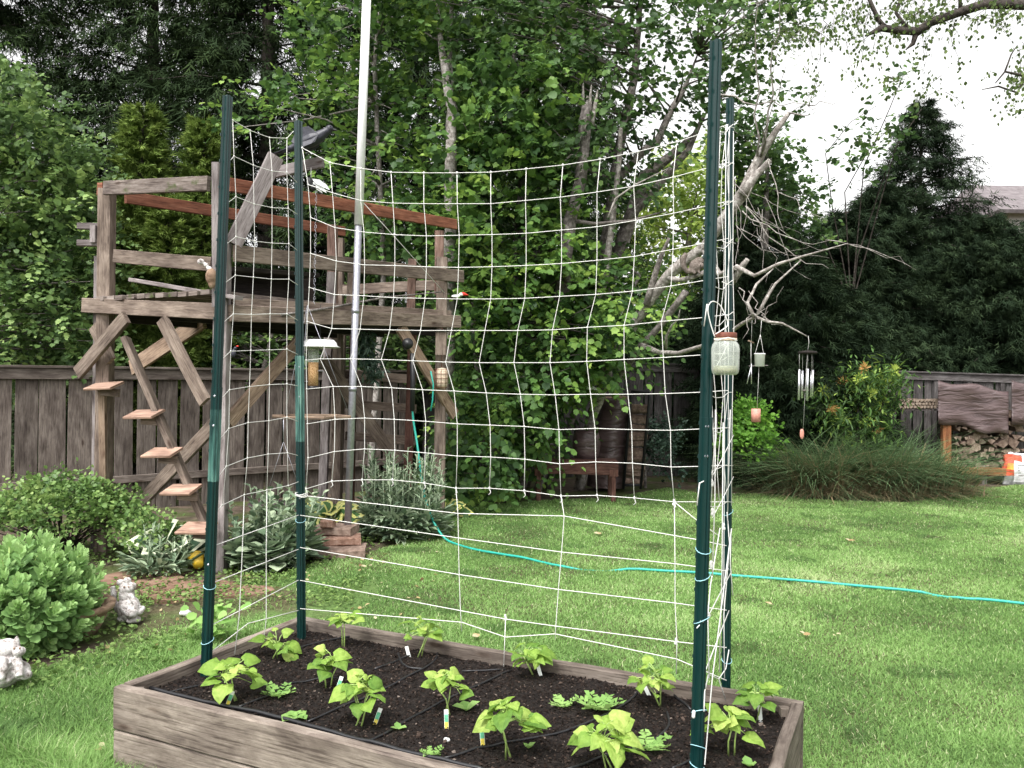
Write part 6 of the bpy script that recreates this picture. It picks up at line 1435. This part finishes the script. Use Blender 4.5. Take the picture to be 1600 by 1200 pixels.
# birch overhead at the right: trunk stands outside the view, limbs reach in
def birch():
    t = thing('birch_tree', 'birch with drooping leafy twigs reaching in from the top right', 'tree', (9.4, 9.3, 0))
    def q(x, y, dd=9.0): return X(x, y, dd)
    mb = MB(); trunk(mb, [(9.4, 9.3, -.03), (9.3, 9.2, 3), (9.1, 9.2, 6), (9.3, 9.2, 9)], [.2, .17, .13, .05], 12); mb.build('trunk', M['pale_bark'], t)
    def br(pts, rads): mb = MB(); trunk(mb, pts, rads, 7, .12); mb.build('branch', M['dark_bark'], t)
    br([(9.1, 9.2, 6.2), q(1700, -5), q(1600, 8), q(1540, 6), q(1502, 18), q(1455, 35), q(1432, 50), q(1408, 47), q(1378, 44), q(1352, 56)], [.08, .065, .055, .05, .05, .05, .05, .045, .04, .012])
    br([q(1432, 50), q(1426, 68), q(1415, 78)], [.035, .025, .005]); br([q(1385, 44), q(1372, 30), q(1350, -20)], [.03, .025, .02]); br([q(1420, 48), q(1400, 20), q(1420, -40)], [.025, .02, .015]); br([q(1500, 18), q(1500, -40)], [.02, .02])
    br([(9.1, 9.2, 4.6), q(1680, 160), q(1600, 118), q(1570, 112), q(1555, 130)], [.05, .03, .016, .012, .005]); br([q(1600, 118), q(1590, 145), q(1560, 135), q(1534, 140)], [.012, .012, .01, .004]); br([q(1570, 112), q(1580, 85), q(1590, 70)], [.01, .008, .004])
    tw = MB(); Ps = []; rr = random.Random(5)
    for k in range(46):
        x = rr.choice([rr.uniform(1150, 1600), rr.uniform(1300, 1500), rr.uniform(1580, 1700)]); y0 = rr.uniform(-60, 40) if x < 1580 else rr.uniform(60, 130); L = rr.uniform(50, 140)*(1.0 if 1280 < x < 1500 else .5); d = rr.uniform(8.3, 9.8)
        if 1270 < x < 1340 and rr.random() < .5: L = 170
        pts = [q(x+rr.uniform(-5, 5)*(k2 > 0)+k2*rr.uniform(-7, 3), y0+L*k2/5, d) for k2 in range(6)]; tw.tube(pts, [.004, .0035, .003, .0025, .002, .0015], 3)
        for a, b in zip(pts[:-1], pts[1:]):
            for j in range(int(L/16)+1): f = rr.random(); Ps.append([a[i]+(b[i]-a[i])*f+rr.gauss(0, .05) for i in range(3)])
    for (x, y, n, s) in [(1450, 25, 70, 26), (1550, 15, 60, 30), (1330, 20, 70, 40), (1240, 40, 80, 40), (1410, 120, 45, 26), (1465, 150, 26, 20), (1380, 200, 16, 25), (1585, 110, 34, 18), (1200, 60, 60, 35), (1290, 110, 26, 25), (1480, -20, 120, 60), (1600, -20, 100, 50)]:
        for j in range(max(3, int(n*(2.4 if y < 60 else 1.25)/9))):
            a = Vector(q(rr.gauss(x, s*.8), rr.gauss(y, s*.4), rr.uniform(8.5, 9.5))); dv = Vector((rr.gauss(0, .22), rr.gauss(0, .1), rr.uniform(-.35, .05)))
            pts = [a, a+dv*.5+Vector((0, 0, .02)), a+dv]; tw.tube(pts, [.004, .003, .0015], 3)
            for i2 in range(9): f = rr.random(); Ps.append(list(a+dv*f+Vector((rr.gauss(0, .025), rr.gauss(0, .025), rr.gauss(0, .025)))))
    tw.build('twigs', M['dark_bark'], t)
    n = len(Ps); leaves('crown', T_OVAL, Ps, rnd(n, .4)+[0, 0, -1], rnd(n), RNG.uniform(.03, .052, n), RNG.random(n), LF['birch'], t)
birch()
def sprays():
    # drooping broadleaf shoots between the hazel and the pointed conifer
    cs = []; mb = MB(); rr = random.Random(8)
    t = thing('maple_sapling', 'thin arching sapling with scattered round leaves against the white sky', 'tree', (6.4, 16.2, 0))
    base = Vector((6.4, 16.2, 0)); 
    for (pts) in ([(1330, 480), (1350, 260), (1390, 170), (1410, 120), (1420, 112)], [(1330, 480), (1320, 300), (1360, 230), (1390, 200), (1430, 190)], [(1330, 480), (1300, 320), (1290, 240), (1330, 190), (1370, 165)], [(1330, 480), (1270, 330), (1215, 240), (1160, 225)], [(1340, 400), (1390, 250), (1350, 250), (1330, 255)], [(1330, 480), (1380, 300), (1400, 230), (1440, 170)]):
        q = [base]+[P(x, y, 15.9-i*.3) for i, (x, y) in enumerate(pts)]; mb.tube(q, [.02]+[.014-.0025*i for i in range(len(pts))], 5)
        for a, b in zip(q[2:-1], q[3:]):
            for k in range(9): f = rr.random(); c = a.lerp(b, f); cs.append(tuple(c+Vector((rr.gauss(0, .16), rr.gauss(0, .1), rr.gauss(0, .13)))))
    mb.build('branches', M['dark_bark'], t)
    leaves('crown', T_ROUND, *clumps(cs, .14, 3, .125, T_HAZEL, (6.4, 17, 3), .3, K=1), LF['topleaf'], t)
    # hanging leaves at the left of the sky gap
    cs = poly_clumps([(1130, 60), (1230, 30), (1290, 100), (1250, 150), (1200, 120), (1150, 160)], 16, 10, 11)
sprays()

# ------------------------------------------------------------------ shrubs and perennials
def bush(name, label, px, py, d, rx, ry, rz, n, per, size, tpl, mat, hang=.1, cat='shrub', cz=None):
    c = P(px, py, d); c.z = rz if cz is None else cz; cs = []
    for k in range(n):
        v = Vector(nrm(rnd(1))[0]); v.z = abs(v.z)*1.0-.25; r = RNG.uniform(.45, 1)**.5*RNG.uniform(.85, 1.1)
        cs.append((c.x+v.x*rx*r, c.y+v.y*ry*r, max(.05, c.z*.95+v.z*rz*r)))
    t = thing(name, label, cat, (c.x, c.y, 0)); mb = MB()
    for q in cs[::3]: mb.tube([(c.x+RNG.uniform(-.15, .15)*rx, c.y+RNG.uniform(-.1, .1), 0), ((c.x+q[0])/2, (c.y+q[1])/2, q[2]*.6), q], [.009, .007, .003], 4)
    mb.build('stems', M['dark_bark'], t)
    leaves('foliage', tpl, *clumps(cs, .13, per, size, tpl, (c.x, c.y, 0), hang, .8), mat, t); return t
bush('leafy_bush', 'broad green bush in front of the left fence', 95, 850, 7.4, .72, .5, .42, 190, 32, .055, T_OVAL, LF['bush'], cz=.36)
bush('flowering_shrub', 'bright green rounded shrub right of the tall posts', 1168, 700, 12.8, .42, .4, .85, 150, 24, .085, T_OVAL, LF['spirea'], cz=.75)
bush('lacy_bush', 'small pale green bush on the left behind the white edged hosta', 232, 850, 7.1, .25, .25, .25, 40, 20, .05, T_OVAL, LF['bush'], cz=.22)
def pieris():
    c = P(1350, 640, 12.95); t = thing('pieris_shrub', 'shrub with orange and yellow new leaf whorls before the right fence', 'shrub', (c.x, c.y, 0)); mb = MB()
    pts = [(1350, 575), (1342, 592), (1398, 578), (1372, 600), (1315, 598), (1288, 612), (1362, 615), (1330, 620), (1300, 640), (1385, 600), (1345, 640), (1320, 655), (1370, 672), (1355, 660), (1380, 630), (1298, 618), (1310, 650), (1340, 675), (1335, 605), (1395, 590), (1375, 685), (1350, 690), (1322, 690), (1360, 645)]
    P_, Y_, N_, S_, T__ = [], [], [], [], []
    for i, (x, y) in enumerate(pts):
        q = np.array(P(x, y, 12.95+RNG.uniform(-.25, .25))); mb.tube([(c.x, c.y, 0), (c.x*.5+q[0]*.5, c.y, q[2]*.6), tuple(q)], [.02, .012, .005], 5)
        for k in range(13):
            a = k*2.4; P_.append(q); Y_.append([math.cos(a), .3*math.sin(a*1.7)-.2, math.sin(a)+.3]); N_.append([.1, -1, .4]); S_.append(RNG.uniform(.09, .15)); T__.append((.93 if i % 4 == 0 else .74) if i < 16 else .5)
        for k in range(150): P_.append(q+RNG.normal(0, .16, 3)+[0, .05, -.12]); Y_.append(RNG.normal(0, 1, 3)); N_.append([0, 0, 1]); S_.append(RNG.uniform(.08, .14)); T__.append(RNG.uniform(0, .6))
    mb.build('stems', M['dark_bark'], t)
    leaves('foliage', T_NARROW, P_, Y_, np.array(N_)+rnd(len(N_), .2), np.array(S_), np.array(T__), LF['pieris'], t)
pieris()
def sedge(px, d, h, n, w_, label):
    c = P(px, 700, d); base = np.stack([c.x+RNG.normal(0, w_*.30, n), d+RNG.normal(0, .22, n), np.zeros(n)], 1)
    lean = (base[:, 0]-c.x)/w_; dr = np.stack([lean*.85-.25+RNG.normal(0, .4, n), RNG.normal(-.25, .4, n), np.ones(n)*1.15], 1)
    L = RNG.uniform(.55, 1.1, n)*h; st = RNG.random(n) < .3; dr[st] = dr[st]*[1.3, 1, .55]+[0, -.8, 0]; L[st] *= .62; tn = np.where(st, .18, .52)
    strips('sedge_clump', base, dr, L, np.full(n, .02), RNG.uniform(.3, 1.0, n), np.clip(tn+RNG.normal(0, .16, n), 0, 1), LF['sedge'], nseg=5, lo=.75, label=label, cat='grass clump', group='tall arching sedge clumps', origin=(c.x, d, 0))
sedge(1275, 12.6, 1.45, 2100, .95, 'left hand tall arching sedge clump below the wind chimes'); sedge(1375, 12.7, 1.4, 2300, 1.0, 'middle tall sedge clump in front of the orange leaved shrub'); sedge(1452, 12.8, 1.1, 1700, .8, 'right hand tall sedge clump beside the firewood stand')
def stalks(name, label, px0, px1, py, d, h, n, per, size, mat, tpl, group=None):
    c = P((px0+px1)/2, py, d); t = thing(name, label, 'plant', (c.x, c.y, 0), group=group); w_ = (px1-px0)*d/F/2; mb = MB(); P_, Y_, N_, S_ = [], [], [], []
    for k in range(n):
        b = np.array([c.x+RNG.uniform(-.75, .75)*w_, c.y+RNG.uniform(-.3, .3), 0]); H = h*RNG.uniform(.55, 1.05); e = b+np.array([(b[0]-c.x)*.35+RNG.normal(0, .05), RNG.normal(0, .06), H]); mb.tube([tuple(b), tuple(e)], [.007, .004], 4)
        for j in range(per):
            f = (j+.5)/per; a = j*1.57+k; p = b+(e-b)*f; P_.append(p); Y_.append([math.cos(a), math.sin(a), .9 if f > .3 else .35]); N_.append([-math.cos(a)*.6, -math.sin(a)*.6, 1]); S_.append(size*(1.35-.8*f)*RNG.uniform(.8, 1.2))
    for k in range(n*7):
        a = RNG.uniform(0, 6.28); r = w_*RNG.uniform(.1, 1); p = np.array([c.x+math.cos(a)*r, c.y+math.sin(a)*.35, RNG.uniform(.02, h*.3)]); P_.append(p); Y_.append([math.cos(a), math.sin(a), RNG.uniform(0, .8)]); N_.append([0, 0, 1]); S_.append(size*RNG.uniform(1., 1.7))
    mb.build('stalks', LFSTEM2, t); m = len(P_); leaves('foliage', tpl, P_, np.array(Y_)+rnd(m, .15), np.array(N_)+rnd(m, .2), np.array(S_), RNG.random(m), mat, t)
LFSTEM2 = mat_plain('silver_green_stem', (.22, .28, .18), .7, 0, .2, 60, .05)
stalks('silver_campion', 'silver green leafy clump in front of the dark bird bath', 372, 488, 860, 7.2, .66, 52, 15, .11, LF['silver'], T_OVAL, 'silver leaved perennials')
stalks('silver_campion', 'tall silver green clump between the metal pole and the hose', 566, 694, 830, 8.55, .88, 85, 17, .125, LF['silver'], T_NARROW, 'silver leaved perennials')
stalks('silver_campion', 'small straggling silver plant below the wooden treads', 210, 300, 870, 6.9, .38, 20, 9, .11, LF['silver'], T_NARROW, 'silver leaved perennials')
def hosta(px, py, d, r, n, size, mat, label):
    c = P(px, py, d); c.z = 0; t = thing('hosta_plant', label, 'plant', c); k = np.arange(n); a = k*2.4; rr = r*np.sqrt((k+1)/n); z = .30*(1-(rr/r)**2*.6)*r*2.2
    pos = np.stack([c.x+np.cos(a)*rr*.55, c.y+np.sin(a)*rr*.55, z], 1); y = np.stack([np.cos(a), np.sin(a)*.7, .55+RNG.normal(0, .25, n)], 1); nn = np.stack([-np.cos(a)*.3, -np.sin(a)*.3-1.1, np.ones(n)*.9], 1)
    mb = MB()
    for p in pos: mb.tube([c, tuple(p)], [.006, .004], 4)
    mb.build('stalks', LFSTEM2, t); leaves('foliage', T_HOSTA, pos, y, nn, RNG.uniform(.8, 1.15, n)*size, RNG.uniform(0, .25, n), mat, t, smooth=True)
hosta(520, 800, 8.6, .36, 34, .24, LF['hosta'], 'yellow edged hosta at the foot of the metal pole'); hosta(700, 775, 9.8, .2, 14, .17, LF['hosta'], 'small yellow edged hosta behind the right deck post'); hosta(272, 826, 7.15, .33, 22, .24, LF['hostaw'], 'white edged hosta under the lowest wooden treads')
# leaves hugging the post foot left of the bed
def clover():
    n = 60; g = G(338, 1002); pos = np.array(g)+np.stack([RNG.normal(0, .07, n), RNG.normal(0, .05, n), RNG.uniform(.05, .22, n)], 1)
    leaves('weed_clump', T_ROUND, pos, rnd(n)*[1, 1, .3], rnd(n, .3)+[0, -.3, 1], RNG.uniform(.04, .075, n), RNG.random(n), LF['weed'], None, label='round leaved weed outside the left board by the near left post', cat='weed', origin=tuple(g))
clover()

# ------------------------------------------------------------------ neighbouring house
def house():
    d = 42; a = P(1568, 290, d); t = thing('house', 'neighbouring house with a shingled roof above the hedge at the right edge', 'house', (a.x+5, d+3, 0))
    x0 = P(1566, 330, d).x; x1 = x0+14; ze = P(1560, 330, d).z; zr = P(1570, 290, d+4).z
    mb = MB(); mb.add([(x0-.4, d-.5, ze), (x1, d-.5, ze), (x1, d+4, zr), (x0+.5, d+4, zr), (x0-.4, d+8.5, ze), (x1, d+8.5, ze)], [(0, 1, 2, 3), (3, 2, 5, 4), (4, 0, 3)]); o = mb.build('roof', M['shingle'], t); m = o.modifiers.new('s', 'SOLIDIFY'); m.thickness = .2
    mb = MB(); mb.beam((x0+7, d+.2, ze/2), (x0+7, d+7.8, ze/2), 13, ze); mb.build('wall', M['wall_paint'], t)
house()
